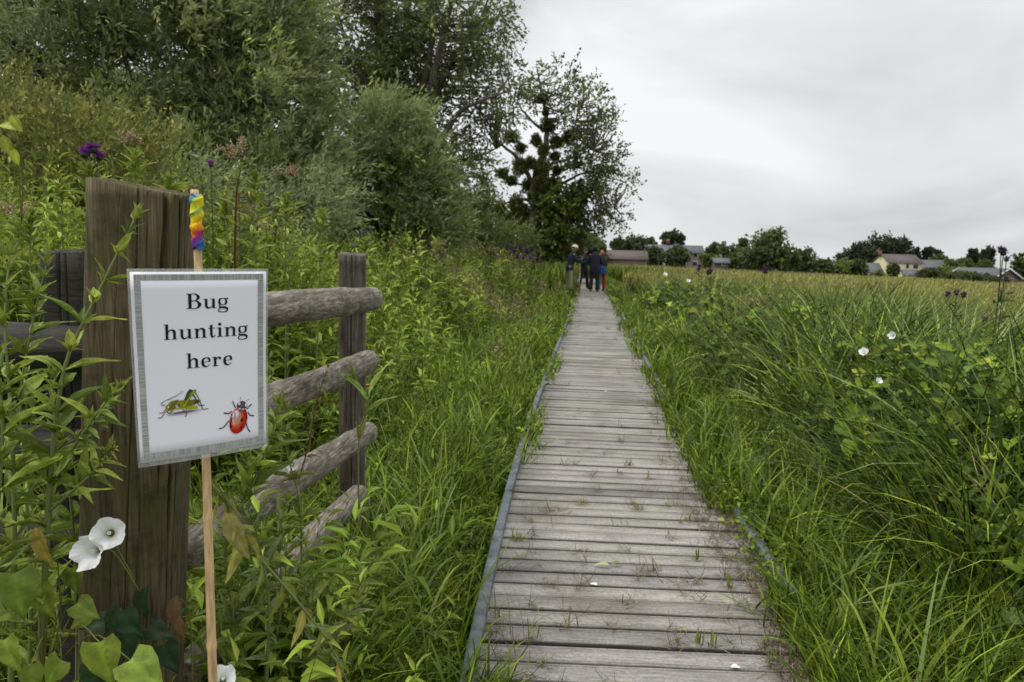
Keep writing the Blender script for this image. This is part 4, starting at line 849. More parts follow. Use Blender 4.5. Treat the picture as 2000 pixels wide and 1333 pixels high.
# T3: tall open willow with a fan of limbs
def tall_tree():
    D = 24.0; b = P(815, 470, D); g = float(gz(b[0], b[1])); o = empty('willow_tree', (b[0], b[1], g))
    tag(o, 'tall open tree with dark forking limbs and sky showing through its crown', 'tree')
    q = lambda *pp: [P(x, y, D+dz) for x, y, dz in pp]
    A0 = q((812, 470, 0), (808, 380, 0), (812, 300, 0))
    lim = [([np.array([b[0], b[1], g])]+A0+q((815, 268, 0)), .42, .26),
           (q((815, 268, 0), (838, 215, -.5), (846, 157, -.8), (866, 67, -1), (890, -40, -1.2)), .20, .07),
           (q((838, 215, -.5), (880, 124, .8), (922, 67, 1.2), (950, 10, 1.4)), .13, .04),
           (q((812, 300, 0), (772, 235, .5), (768, 160, 1), (745, 60, 1.2), (735, -60, 1.5)), .30, .15),
           (q((775, 225, .5), (800, 195, 0), (830, 160, -.4), (845, 60, -.6), (838, -30, -1)), .15, .05),
           (q((815, 290, 0), (862, 270, -1), (900, 218, -1.5), (985, 180, -2)), .13, .03),
           (q((800, 270, 0), (740, 200, -.6), (690, 120, -1), (660, 30, -1.2)), .16, .05),
           (q((812, 330, 0), (850, 320, 1), (920, 310, 1.5), (970, 290, 1.5)), .09, .02),
           (q((790, 240, 0), (715, 215, 1.5), (665, 190, 2)), .08, .02)]
    mb = MB(); limb_tubes(mb, lim)
    mc = MB(); cols = [(.145, .175, .055), (.19, .22, .07), (.11, .135, .04)]
    ells = [eP(700, 60, 24, 85, 110, 2.2), eP(760, 20, 25, 90, 80, 2.4), eP(700, 190, 24, 80, 90, 1.8), eP(775, 130, 25, 60, 110, 1.6)]
    cl = foliage(mc, ells, 190, .55, 10, 13, .62, .16, .062, (.25, 0, -.05), .35, cols, shell=.4, spread=.7)
    e2 = [eP(880, 60, 24, 95, 95, 2), eP(940, 120, 24, 65, 110, 1.6), eP(900, 200, 24, 90, 65, 1.6), eP(960, 190, 24, 50, 40, 1), eP(860, 300, 24, 80, 70, 1.6), eP(915, 310, 24, 45, 70, 1.2), eP(960, 30, 24, 38, 60, .8), eP(800, 220, 24, 50, 50, 1)]
    cl2 = foliage(mc, e2, 215, .5, 8, 9, .6, .15, .062, (.2, 0, -.1), .5, cols, shell=.35, spread=.8)
    mc.build('crown', M['tree'], o)
    branches(mb, [l[0] for l in lim], np.concatenate([cl, cl2]), .045, 4, rt=.012, sag=.02)
    mb.build('trunk', M['bark'], o, smooth=True, usecol=False)
tall_tree()

def bush(px, py, D, ells, label, cols, cat='bush', name='bush', ncl=160, ntw=10, nl=10, clr=.4, tl=.5, ll=.13, lw=.045, wind=(.2, 0, 0), droop=.15, mat='tree', shell=.6, spread=.6, group=None, var=.16, trunk=.06, fr=.5):
    b = P(px, py, D); g = float(gz(b[0], b[1])); o = empty(name, (b[0], b[1], g)); tag(o, label, cat, group)
    mc = MB(); cl = foliage(mc, ells, ncl, clr, ntw, nl, tl, ll, lw, wind, droop, cols, shell=shell, spread=spread, var=var); mc.build('crown', M[mat], o)
    mb = MB(); bt = np.array([b[0], b[1], g]); lim = []
    for c, r in ells: lim.append(([bt, (bt+np.array(c))/2+rng.normal(size=3)*.1*np.linalg.norm(r), np.array(c)+np.array([0, 0, r[2]*.5])], trunk, trunk*.25))
    limb_tubes(mb, lim); branches(mb, [l[0] for l in lim], cl, trunk*.3, 4, frac=fr, rt=.005*max(1, D/14)); mb.build('trunk', M['bark'], o, smooth=True, usecol=False)
    return o
DG0 = [(.06, .09, .025), (.08, .11, .03)]
WC = [(.16, .215, .045), (.20, .26, .06), (.27, .32, .085), (.115, .155, .034)]
bush(760, 440, 17, [eP(760, 290, 17, 75, 80, 1.1), eP(730, 380, 17, 90, 90, 1.3), eP(810, 370, 17, 70, 90, 1.1), eP(850, 430, 17, 45, 60, .8), eP(690, 440, 17, 90, 60, 1.2), eP(770, 450, 16.5, 100, 40, 1.1)],
     'bushy willow with pale leaf undersides in front of the tall open tree', WC, 'tree', 'willow_tree', ncl=470, ntw=11, nl=12, clr=.28, ll=.14, lw=.038, wind=(.25, 0, .14), mat='willow', spread=.62, shell=.35, var=.26)
bush(90, 430, 7.5, [eP(20, 260, 7.8, 90, 75, .8), eP(130, 300, 7.5, 110, 65, .8), eP(60, 380, 7.2, 130, 80, .8), eP(250, 350, 7.6, 95, 65, .7), eP(190, 400, 7.3, 110, 60, .7)],
     'yellowish green sallow bush at the far left edge under the large willow', [(.20, .24, .045), (.26, .28, .055), (.15, .19, .035), (.30, .28, .07)], ncl=330, ntw=10, nl=9, clr=.24, tl=.24, ll=.058, lw=.024, wind=(.05, 0, .3), trunk=.03)
bush(370, 440, 10, [eP(380, 390, 10, 60, 60, .6), eP(470, 410, 10.5, 70, 50, .6), eP(620, 400, 11, 60, 50, .6)],
     'grey green low willow scrub just behind the rainbow wrapped cane', [(.16, .20, .07), (.19, .22, .08)], ncl=90, ntw=9, nl=10, clr=.28, tl=.34, ll=.09, lw=.024, mat='willow', trunk=.03)
bush(930, 470, 48, [eP(930, 410, 48, 45, 38, 1.4), eP(905, 430, 48, 40, 40, 1.4), eP(965, 440, 47, 30, 30, 1.2), eP(900, 465, 46, 60, 25, 1.2)],
     'round dark green tree far behind, between the bushy willow and the mistletoe tree', [(.08, .11, .028), (.10, .13, .035)], 'tree', 'broadleaf_tree', ncl=170, ntw=9, nl=7, clr=.5, tl=.5, ll=.24, lw=.12, trunk=.12)
bush(900, 480, 26, [eP(880, 462, 26, 50, 28, .9), eP(940, 458, 27, 48, 30, .9), eP(1000, 474, 28, 40, 22, .8)],
     'pale green scrub below the distant round tree on the left skyline', [(.16, .21, .05), (.13, .18, .04), (.20, .24, .055)], ncl=130, ntw=9, nl=9, clr=.35, tl=.4, ll=.13, lw=.05, trunk=.04)

bush(1000, 498, 55, [eP(900, 485, 55, 90, 16, 1.4), eP(1020, 484, 55, 80, 16, 1.4), eP(1110, 488, 55, 60, 15, 1.4)], 'long dark hedge closing the view behind the mistletoe tree', DG0, 'hedge', 'hedge', ncl=260, ntw=9, nl=8, clr=.5, tl=.5, ll=.26, lw=.14, trunk=.06)
# T5: poplar hung with mistletoe
def mistletoe_tree():
    D = 35.0; b = P(1042, 500, D); g = float(gz(b[0], b[1])); bt = np.array([b[0], b[1], g]); o = empty('mistletoe_tree', tuple(bt))
    tag(o, 'thin leaved poplar hung with dark round mistletoe balls beside the group of people', 'tree')
    z = lambda x, y: (600+x/2.667, y/2.667)
    q = lambda *pp: [P(*z(x, y), D+(dz if len((x, y, dz)) > 2 else 0)) for x, y, dz in pp]
    lim = [([bt]+q((1180, 1230, 0), (1195, 1100, 0), (1190, 980, 0), (1200, 880, 0)), .42, .22),
           (q((1200, 880, 0), (1235, 790, 0), (1250, 680, .3), (1240, 560, .3), (1215, 450, .4), (1200, 370, .5)), .16, .03),
           (q((1190, 980, 0), (1130, 880, -.4), (1080, 810, -.6), (1000, 740, -.8), (960, 640, -1)), .12, .03),
           (q((1195, 960, 0), (1110, 962, .3), (1050, 940, .5), (985, 905, .6)), .06, .02),
           (q((1200, 900, 0), (1280, 850, -.5), (1360, 830, -.8), (1480, 780, -1)), .10, .02),
           (q((1235, 790, 0), (1300, 740, .6), (1380, 690, 1), (1420, 560, 1.2)), .08, .02),
           (q((1195, 1000, 0), (1320, 960, .5), (1450, 900, .8), (1590, 900, 1)), .10, .02),
           (q((1195, 1060, 0), (1300, 1080, -.5), (1450, 1100, -.8), (1600, 1080, -1)), .09, .02),
           (q((1190, 1060, 0), (1130, 1040, .5), (1060, 1050, .6), (1000, 1080, .6)), .09, .03),
           (q((1250, 690, .3), (1180, 640, .3), (1100, 540, 0), (1110, 430, 0)), .07, .015)]
    mb = MB(); limb_tubes(mb, lim)
    mc = MB(); E = lambda x, y, rx, ry, rd: eP(*z(x, y), D, rx/2.667, ry/2.667, rd)
    cols = [(.12, .145, .036), (.15, .18, .042), (.10, .12, .034)]
    a = foliage(mc, [E(1240, 430, 150, 95, 1.6), E(1420, 560, 150, 130, 1.8), E(1540, 740, 110, 150, 1.6), E(1130, 520, 80, 100, 1.2), E(1600, 970, 110, 110, 1.4), E(1370, 700, 100, 120, 1.4), E(1560, 1130, 110, 80, 1.2), E(1420, 1180, 90, 60, 1)],
                200, .42, 6, 6, .55, .13, .105, (.15, 0, .1), .15, cols, shell=.5, spread=.9)
    foliage(mc, [E(1420, 900, 150, 110, 1.6), E(1480, 1060, 130, 110, 1.4), E(1480, 850, 100, 120, 1.3)], 60, .4, 7, 8, .5, .14, .11, (.1, 0, 0), .2, cols, shell=.4, spread=.9)
    mc.build('crown', M['tree'], o)
    mi = MB(); foliage(mi, [E(1300, 1060, 105, 110, 1.2), E(1330, 1190, 120, 90, 1.3), E(1390, 1060, 60, 100, 1.0), E(1250, 1190, 55, 100, .9), E(1205, 1040, 25, 80, .5), E(1290, 1270, 110, 50, 1)], 150, .35, 9, 9, .35, .17, .14, (0, 0, 0), .3,
                [(.06, .085, .015), (.09, .12, .02), (.14, .175, .028)], shell=.5, spread=1.0)
    mi.build('ivy', M['tree'], o)
    branches(mb, [l[0] for l in lim], a, .045, 4, rt=.012)
    mb.build('trunk', M['bark'], o, smooth=True, usecol=False)
    balls = [(1220, 515, 28, .4), (1243, 590, 16, .3), (1252, 655, 38, .2), (1065, 715, 38, -.6), (1193, 735, 33, 0), (1228, 785, 34, -.3), (1300, 740, 38, .5), (1362, 720, 38, 1), (1113, 772, 28, -.6), (1290, 815, 26, 0),
             (1110, 868, 52, -.4), (1225, 872, 58, -.5), (1165, 850, 34, -.2), (1017, 905, 33, .6), (1065, 943, 28, .4), (1148, 965, 29, .2), (1225, 942, 46, -.7), (1205, 990, 28, -.6), (1402, 812, 15, .5), (1300, 890, 20, 0),
             (1005, 1090, 36, .5), (1090, 1070, 56, .4), (1130, 1105, 46, .2), (1050, 1150, 60, .5), (1120, 1180, 55, .3), (1465, 1000, 20, -.8)]
    for x, y, r, dz in balls:
        c = P(*z(x, y), D+dz); r = r/2.667*D/F_PX*1.05; n = int(1900*(r/.5)**1.5)+300; m = MB(); px_seed = x*.37
        d = norm(rng.normal(size=(n, 3))); rr = r*(.10+.92*rng.random(n)**.6)*(1+.13*rng.normal(size=n))*(1+.20*np.sin(4*d[:, 0]+px_seed)+.14*np.sin(6*d[:, 2]+2*px_seed)); squash = np.array([1, 1, .92+.12*rng.random()])
        pos = c+d*squash*rr[:, None]*.82; l = .10+.04*rng.random(n)
        leaves(m, TQ, pos, d+rng.normal(size=(n, 3))*.45, l, l*.34, pick([(.085, .095, .010), (.11, .12, .012), (.06, .07, .010)], n, .15))
        m.build('mistletoe_ball', M['tree'], o)
mistletoe_tree()

# small green arch roofed hut under the willows
def hut():
    c = P(694, 446, 15.5); g = float(gz(c[0], c[1])); o = empty('garden_hut', (c[0], c[1], g)); tag(o, 'dark green round roofed hut half hidden under the willows', 'hut')
    gm = flat('dark green paint', (.035, .075, .055), .6); dk = flat('hut doorway', (.008, .012, .010), .9); r = .42; z0 = c[2]-.05
    mb = MB(); a = np.linspace(0, math.pi, 15); prof = np.column_stack([np.cos(a)*r, np.sin(a)*r])
    ring = lambda y, k: np.column_stack([c[0]+.1+prof[:, 0]*k+(c[1]-y)*.25, np.full(15, y), z0+prof[:, 1]*k])
    for y0, y1, k0, k1 in ((c[1]-.5, c[1]+1.3, 1.0, 1.0), (c[1]-.5, c[1]+1.3, 1.06, 1.06)):
        A, B = ring(y0, k0), ring(y1, k1); i = np.arange(14); mb.add(np.concatenate([A, B]), np.stack([i, i+1, i+16, i+15], -1))
    A, B = ring(c[1]-.5, 1), ring(c[1]-.5, 1.06); i = np.arange(14); mb.add(np.concatenate([A, B]), np.stack([i, i+1, i+16, i+15], -1)); mb.build('roof', gm, o, usecol=False)
    mb = MB(); mb.box((c[0]-.0, c[1]+.4, (g+z0)/2), (.84, 1.7, z0-g)); mb.add(ring(c[1]+1.25, 1), [np.arange(15)[None]]); mb.build('wall', gm, o, usecol=False)
    mb = MB(); A = ring(c[1]-.40, .92); mb.add(A, [np.arange(15)[None]]); mb.build('doorway', dk, o, usecol=False)
hut()

# ------------------------------------------------------------------ far trees, hedges
def far_tree(px, py, rx, ry, D, label, cols, dense=1.0, name='broadleaf_tree', cat='tree', extra=(), up=False, group=None):
    c = P(px, py, D); s = D/F_PX; g = float(gz(c[0], c[1])); o = empty(name, (c[0], c[1], g)); tag(o, label, cat, group)
    R_ = [(c, (rx*s, min(rx, ry*1.2)*s, ry*s))]
    for ex, ey, erx, ery in extra: R_.append((P(ex, ey, D), (erx*s, erx*s, ery*s)))
    for k in range(4): a = rng.random()*6.28; R_.append((c+np.array([math.cos(a)*rx*s*.5, 0, math.sin(a)*ry*s*.45]), (rx*s*.55, rx*s*.5, ry*s*.6)))
    low = c.copy(); low[2] = (c[2]-ry*s+g)/2+.2
    if c[2]-ry*s > g+.3 and not up: R_.append((np.array([low[0], low[1], low[2]]), (rx*s*.75, rx*s*.6, max(.3, (c[2]-g)*.5))))
    ll = .0042*D; area = sum(r[0]*r[2] for _, r in R_); ncl = int(np.clip(area*9/(.0033*D)**2*.10*dense, 50, 420))
    mc = MB(); cl = foliage(mc, R_, ncl, rx*s*.22, 7, 6, rx*s*.22, ll, ll*.6, (.05, 0, .1), .1, cols, shell=.35, spread=.9, var=.13); mc.build('crown', M['tree'], o)
    mb = MB(); tube(mb, [[c[0], c[1], g], [c[0]+.1, c[1], (g+c[2])/2], [c[0], c[1], c[2]+ry*s*.5]], [rx*s*.12, rx*s*.09, rx*s*.03], 6)
    for t in cl[:10]: tube(mb, [[c[0], c[1], (g+c[2])/2], (np.array([c[0], c[1], c[2]])+t)/2, t], [rx*s*.05, rx*s*.03, rx*s*.01], 4, cap=False)
    mb.build('trunk', M['bark'], o, usecol=False)
    return o
DG = [(.055, .078, .026), (.07, .095, .032), (.085, .11, .038)]; MG = [(.10, .135, .038), (.12, .155, .045), (.08, .115, .034)]; LG = [(.15, .20, .042), (.18, .22, .05)]; PD = [(.028, .042, .024), (.036, .052, .028)]
ft = far_tree
ft(1150, 478, 26, 14, 100, 'pale green tree above the gabled barn behind the people', LG)
ft(1165, 488, 14, 10, 90, 'small yellow green shrub beside the red haired person', [(.14, .15, .03), (.11, .14, .03)], name='bush', cat='bush')
ft(1206, 482, 13, 12, 150, 'small rounded dark tree just left of the long hedge tree over the barn roof', DG)
ft(1236, 480, 25, 14, 150, 'broad dark tree standing behind the long low brown roof', DG)
ft(1272, 476, 9, 8, 210, 'tiny tree top showing left of the farmhouse ridge', MG)
ft(1303, 470, 11, 13, 215, 'left tree of the pair rising over the farmhouse roof', DG)
ft(1322, 468, 12, 14, 215, 'right tree of the pair rising over the farmhouse roof', DG)
ft(1279, 502, 17, 15, 130, 'dark bush against the left end of the farmhouse', DG, name='bush', cat='bush')
ft(1322, 502, 22, 17, 130, 'wide dark bush in front of the farmhouse gable', DG, name='bush', cat='bush')
ft(1390, 494, 16, 16, 160, 'dark rounded tree immediately right of the farmhouse', DG)
ft(1385, 508, 16, 9, 130, 'light green bush low down right of the farmhouse wall', LG, name='bush', cat='bush')
ft(1423, 496, 22, 20, 150, 'mid green broad tree between the farmhouse and the tallest skyline tree', MG)
ft(1432, 510, 14, 12, 125, 'light green bush in front of the mid green broad tree', MG, name='bush', cat='bush')
ft(1452, 481, 8, 13, 170, 'thin feathery tree left of the tallest skyline tree', MG, dense=.5)
ft(1500, 492, 42, 28, 130, 'tallest bushy tree on the right skyline with a lighter peaked top', MG, extra=((1513, 470, 15, 17),))
ft(1478, 506, 26, 16, 125, 'dark lower shrub at the foot of the tallest skyline tree', DG, name='bush', cat='bush')
ft(1541, 512, 20, 16, 130, 'shrub on the right shoulder of the tallest skyline tree', MG, name='bush', cat='bush')
ft(1574, 507, 22, 22, 140, 'round dark tree standing alone right of the tallest skyline tree', DG)
ft(1606, 524, 20, 11, 150, 'low dark hedge bush right of the round dark tree', MG, name='bush', cat='bush')
ft(1643, 524, 22, 13, 160, 'light green bush left of the yellow house', LG, name='bush', cat='bush')
ft(1672, 526, 18, 15, 160, 'dark bush next to the slate lean-to of the yellow house', DG, name='bush', cat='bush')
ft(1728, 486, 40, 16, 260, 'dark flat topped pine rising behind the yellow house', PD, name='pine_tree', up=True, extra=((1700, 492, 22, 12), (1750, 492, 18, 14)), dense=1.6)
ft(1680, 503, 34, 14, 255, 'lower dark pine left of the flat topped pine', PD, name='pine_tree', extra=((1655, 508, 18, 10),), dense=1.4)
ft(1787, 499, 7, 13, 300, 'leftmost of three slender poplars right of the yellow house', PD, name='poplar_tree', up=True)
ft(1811, 500, 6, 15, 300, 'middle one of three slender poplars right of the yellow house', PD, name='poplar_tree', up=True)
ft(1829, 504, 8, 13, 300, 'rightmost of three slender poplars right of the yellow house', PD, name='poplar_tree', up=True)
ft(1744, 528, 9, 9, 170, 'dark bush growing against the front of the yellow house', DG, name='bush', cat='bush')
ft(1712, 541, 12, 6, 165, 'light green bush below the slate lean-to', MG, name='bush', cat='bush')
ft(1814, 539, 20, 10, 165, 'dark spreading bush below the small yellow gable', DG, name='bush', cat='bush')
ft(1832, 518, 16, 14, 220, 'grey green tree behind the small yellow gable', MG)
ft(1860, 522, 20, 12, 210, 'grey green tree halfway between yellow house and bungalow', MG)
ft(1850, 536, 22, 9, 170, 'light bush halfway between yellow house and bungalow', LG, name='bush', cat='bush')
ft(1884, 518, 11, 10, 260, 'small pale tree left of the paired poplars', MG)
ft(1899, 508, 8, 18, 300, 'lone slender poplar behind the bungalow roof', PD, name='poplar_tree', up=True)
ft(1917, 508, 9, 16, 300, 'wider of two touching poplars behind the bungalow', PD, name='poplar_tree', up=True)
ft(1931, 506, 7, 20, 300, 'taller of two touching poplars behind the bungalow', PD, name='poplar_tree', up=True)
ft(1925, 525, 16, 9, 260, 'rounded pale tree below the touching poplars', MG)
ft(1994, 520, 16, 22, 240, 'grey green tree cut off by the right edge of the view', MG)
ft(1905, 548, 26, 7, 120, 'dark hedge bush in front of the bungalow', DG, name='bush', cat='bush')
ft(1945, 556, 22, 7, 115, 'low hedge bush at the foot of the brick gable', DG, name='bush', cat='bush')
ft(1868, 541, 24, 8, 150, 'low green hedge bush left of the bungalow hedge', MG, name='bush', cat='bush')

# ------------------------------------------------------------------ far buildings
M['yellow'] = flat('yellow render', (.72, .68, .40), .9, var=.04, scale=1); M['rooftile'] = noisemat('brown roof tiles', [(.075, .062, .056), (.125, .10, .09)], 2, (1, 1, 4), rough=.9)
M['slate'] = noisemat('grey slate', [(.075, .077, .083), (.12, .122, .13)], 2, (1, 1, 4), rough=.7); M['brick'] = noisemat('brick', [(.20, .14, .115), (.28, .20, .165)], 3, rough=.95)
M['stonewall'] = noisemat('grey stone wall', [(.20, .18, .15), (.30, .27, .23)], 2, rough=.95); M['white'] = flat('white fascia', (.75, .76, .78), .6, var=.03); M['glassdark'] = flat('window glass', (.025, .03, .035), .15, var=.05)
M['redbrick'] = flat('red chimney brick', (.20, .085, .06), .9)
def block(root, c, L_, W_, z0, ze, zr, rot, wall, roof, wins=(), over=.35, fascia=None, nochild=False):
    """gabled block; c = centre (x,y); ridge along local x"""
    cz, sz = math.cos(rot), math.sin(rot)
    T = lambda p: (c[0]+p[0]*cz-p[1]*sz, c[1]+p[0]*sz+p[1]*cz, p[2])
    mb = MB(); h, w_ = L_/2, W_/2
    pts = [T(p) for p in ((-h, -w_, z0), (h, -w_, z0), (h, w_, z0), (-h, w_, z0), (-h, -w_, ze), (h, -w_, ze), (h, w_, ze), (-h, w_, ze), (-h, 0, zr), (h, 0, zr))]
    mb.add(pts, [np.array([[0, 1, 5, 4], [2, 3, 7, 6]]), np.array([[1, 2, 6, 9, 5], [3, 0, 4, 8, 7]])]); mb.build('wall', wall, root, usecol=False)
    mb = MB(); th = .16; k = (zr-ze)/w_; ov = over; zo = ze-k*ov
    for s in (-1, 1):
        q = [T(p) for p in ((-h-ov, s*(w_+ov), zo+.02), (h+ov, s*(w_+ov), zo+.02), (h+ov, 0, zr+.02), (-h-ov, 0, zr+.02), (-h-ov, s*(w_+ov), zo+th), (h+ov, s*(w_+ov), zo+th), (h+ov, 0, zr+th), (-h-ov, 0, zr+th))]
        mb.add(q, np.array([[0, 1, 2, 3], [4, 7, 6, 5], [0, 4, 5, 1], [1, 5, 6, 2], [2, 6, 7, 3], [3, 7, 4, 0]]))
    mb.build('roof', roof, root, usecol=False)
    if fascia:
        mb = MB()
        for e_ in (-1, 1):
            for s in (-1, 1):
                x0 = e_*(h+ov+.03); q = [T(p) for p in ((x0, s*(w_+ov), zo-.08), (x0, 0, zr-.08), (x0, 0, zr+.24), (x0, s*(w_+ov), zo+.24), (x0+e_*.06, s*(w_+ov), zo-.08), (x0+e_*.06, 0, zr-.08), (x0+e_*.06, 0, zr+.24), (x0+e_*.06, s*(w_+ov), zo+.24))]
                mb.add(q, np.array([[0, 1, 2, 3], [4, 7, 6, 5], [0, 4, 5, 1], [1, 5, 6, 2], [2, 6, 7, 3], [3, 7, 4, 0]]))
        for s in (-1, 1): mb.box(T((0, s*(w_+ov+.05), zo+.06)), (L_+2*ov, .06, .26), rot=[[cz, -sz, 0], [sz, cz, 0], [0, 0, 1]])
        mb.build('fascia', fascia, root, usecol=False)
    Rm = [[cz, -sz, 0], [sz, cz, 0], [0, 0, 1]]
    for face, u, z, ww, hh in wins:
        if face in 'fb': s = -1 if face == 'f' else 1; ctr = lambda d: T((u, s*(w_+d), z)); dim = (ww, .06, hh); dim2 = (ww-.2, .04, hh-.2)
        else: s = -1 if face == 'l' else 1; ctr = lambda d: T((s*(h+d), u, z)); dim = (.06, ww, hh); dim2 = (.04, ww-.2, hh-.2)
        m1 = MB(); m1.box(ctr(.02), dim, rot=Rm); fr_ = m1.build('window', M['white'], root, usecol=False)
        m1 = MB(); m1.box(ctr(.05), dim2, rot=Rm); pn = m1.build('pane', M['glassdark'], None, usecol=False); pn.parent = fr_; pn.matrix_parent_inverse = Matrix.Identity(4)
        # the window's own geometry is in world space, offset only by its parent inverse
def bld(name, px, D, label, cat): c = P(px, 500, D); g = float(gz(c[0], c[1])); o = empty(name, (c[0], c[1], g)); tag(o, label, cat); return o, c, g
Z = lambda px, py, D: float(P(px, py, D)[2])
o, c, g = bld('house', 1752, 200, 'pale yellow house with brown tiled roof and red chimney', 'house')
zr = Z(1750, 498, 200); ze = Z(1757, 514, 200)
block(o, (c[0]+.2, c[1]), 10.2, 7.6, g, ze, zr, math.radians(6), M['yellow'], M['rooftile'], wins=(('f', 3.1, ze-.9, 1.6, 1.2), ('f', .6, ze-.9, 1.0, 1.2), ('f', -2.5, ze-.9, 1.0, 1.1), ('f', 3.1, g+1.5, 1.6, 1.2)))
c2 = P(1810, 500, 203); block(o, (c2[0]+.2, c2[1]-1.5), 7.5, 5.0, g, Z(1810, 527, 203), Z(1810, 509, 203), math.radians(-62), M['yellow'], M['slate'], wins=(('r', 0, g+1.6, 1.2, 1.1),))
c3 = P(1704, 500, 196); block(o, (c3[0]-.3, c3[1]), 4.6, 4.5, g, Z(1704, 531, 196), Z(1704, 515, 196), math.radians(8), M['yellow'], M['slate'])
c4 = P(1776, 500, 195); block(o, (c4[0], c4[1]-.4), 4.8, 2.4, g, Z(1776, 537, 195), Z(1776, 528, 195), math.radians(6), M['yellow'], M['slate'])
cc = P(1716, 492, 200); mb = MB(); mb.box((cc[0]+.2, c[1]-.5, zr+.2), (.8, .7, 1.5)); ch = mb.build('chimney', M['redbrick'], o, usecol=False)
mb = MB(); tube(mb, [[cc[0]+.2, c[1]-.5, zr+.95], [cc[0]+.2, c[1]-.5, zr+1.3]], [.16, .13], 10); mb.build('chimney_pot', M['redbrick'], o, usecol=False)

o, c, g = bld('bungalow', 1952, 150, 'brick bungalow with white edged gable and grey roof at far right', 'house')
gc = P(1968, 526, 150); vd = norm(np.array([gc[0], gc[1], 0])); left = np.array([-vd[1], vd[0], 0]); ax = .62*vd+.78*left; cen = gc+ax*5.6; zr = gc[2]; ze = Z(1945, 543, 150)
block(o, (cen[0], cen[1]), 11.2, 7.4, g-1, ze, zr, math.atan2(ax[1], ax[0]), M['brick'], M['slate'], wins=(('l', 1.4, ze-.6, 1.3, 1.1), ('l', -1.4, ze-.6, 1.3, 1.1), ('b', -2, ze-.9, 1.5, 1.0), ('b', 2, ze-.9, 1.5, 1.0), ('f', -2, ze-.9, 1.5, 1.0)), over=.5, fascia=M['white'])

o, c, g = bld('farmhouse', 1314, 190, 'long grey roofed farmhouse partly hidden by bushes on the skyline', 'house')
block(o, (c[0], c[1]), 15.2, 7, g, Z(1320, 494, 190), Z(1314, 480, 190), math.radians(-4), M['stonewall'], M['slate'], wins=(('f', 5.5, g+1.6, 1.3, 1.2), ('f', 5.5, g+3.8, 1.2, 1.1), ('f', 2.5, g+1.6, 1.3, 1.2)))
block(o, (c[0]-.1, c[1]-4.5), 6.0, 6.4, g, Z(1314, 492, 186), Z(1313, 478, 186), math.radians(86), M['stonewall'], M['slate'], wins=(('l', 0, g+3.4, 1.1, 1.1),))
cc = P(1305, 472, 190); mb = MB(); mb.box((cc[0], c[1], cc[2]), (.8, .7, 1.4)); mb.build('chimney', M['redbrick'], o, usecol=False)

o, c, g = bld('barn', 1218, 120, 'long low barn with brown tiled roof behind the meadow', 'barn')
block(o, (c[0], c[1]), 7.4, 5, g, Z(1218, 506, 120), Z(1218, 491, 120), math.radians(-5), M['brick'], M['rooftile'])
o, c, g = bld('barn', 1159, 118, 'gabled grey barn directly behind the standing people', 'barn')
block(o, (c[0], c[1]), 5, 3.6, g, Z(1159, 490, 118), Z(1159, 480, 118), math.radians(86), M['stonewall'], M['rooftile'])
o, c, g = bld('shed', 1407, 118, 'small dark shed below the mid green broad tree', 'shed')
block(o, (c[0], c[1]), 2.2, 2, g, Z(1407, 513, 118), Z(1407, 506, 118), 0, M['slate'], M['slate'], wins=(('f', .3, Z(1407, 516, 118), .6, .5),))

# ------------------------------------------------------------------ single plants in front
def hero(pts, r0, leafL, n, label, name='willowherb', cat='plant', tint=GH, start=.06, ang=.9, T=TVL, wr=.24, droop=.0, shoots=True, group=None, stemcol=(.20, .24, .08), origin=None, end=1.0, prof=(.7, 1, .85, .4)):
    p = smooth_path([P(*q) if isinstance(q, tuple) else q for q in pts], 10); m = len(p); s = np.linspace(0, 1, m)
    o = empty(name, tuple(p[0])); tag(o, label, cat, group)
    mb = MB(); tube(mb, p, r0*(1-.75*s), 8, stemcol, jitter=.03); mb.build('stem', M['leaf'], o, smooth=True)
    mb = MB(); t = norm(np.gradient(p, axis=0)); f = start+(end-start)*(np.arange(n)+.5)/n; idx = np.clip((f*(m-1)).astype(int), 0, m-1)
    a0 = rng.random()*6.28
    for sgn in (0, 1):
        az = a0+np.arange(n)*(math.pi/2)+sgn*math.pi+rng.normal(size=n)*.35
        tt = t[idx]; u = norm(np.cross(tt, np.array([.3, 1, .1]))); v = np.cross(tt, u)
        rad = u*np.cos(az)[:, None]+v*np.sin(az)[:, None]; a = ang*(1-.65*sstep(.75, 1, f))*(1+.2*rng.normal(size=n))
        d = tt*np.cos(a)[:, None]+rad*np.sin(a)[:, None]; d[:, 2] -= droop
        L_ = leafL*np.interp(f, [0, .3, .7, 1], prof)*np.exp(rng.normal(size=n)*.18)
        nz = tt*.9+np.array([0, -.2, .5])+rng.normal(size=(n, 3))*.3; c = pick(tint, n, .13)
        leaves(mb, T, p[idx], d, L_, L_*wr, c, nz)
        if shoots:
            for q in range(3):
                d2 = norm(tt*.9+rad*.6+rng.normal(size=(n, 3))*.35); L2 = L_*.42; leaves(mb, TLAN3, p[idx]+rad*.004, d2, L2, L2*.28, pick([(.22, .29, .05), (.26, .33, .06)], n, .1), nz)
    # tip tuft
    k = 7; d = t[-1]+rng.normal(size=(k, 3))*.35; leaves(mb, TLAN3, np.repeat(p[-1][None], k, 0), d, np.full(k, leafL*.35), np.full(k, leafL*.09), pick([(.24, .30, .06)], k, .1))
    mb.build('leaves', M['near'], o, smooth=True); return o
hero([(70, 1400, 1.16), (88, 1120, 1.15), (96, 960, 1.15), (110, 820, 1.15), (132, 700, 1.16), (195, 565, 1.19), (262, 430, 1.22)], .0062, .095, 17, 'tall hairy willowherb stem in the left foreground, leaning toward the gate post')
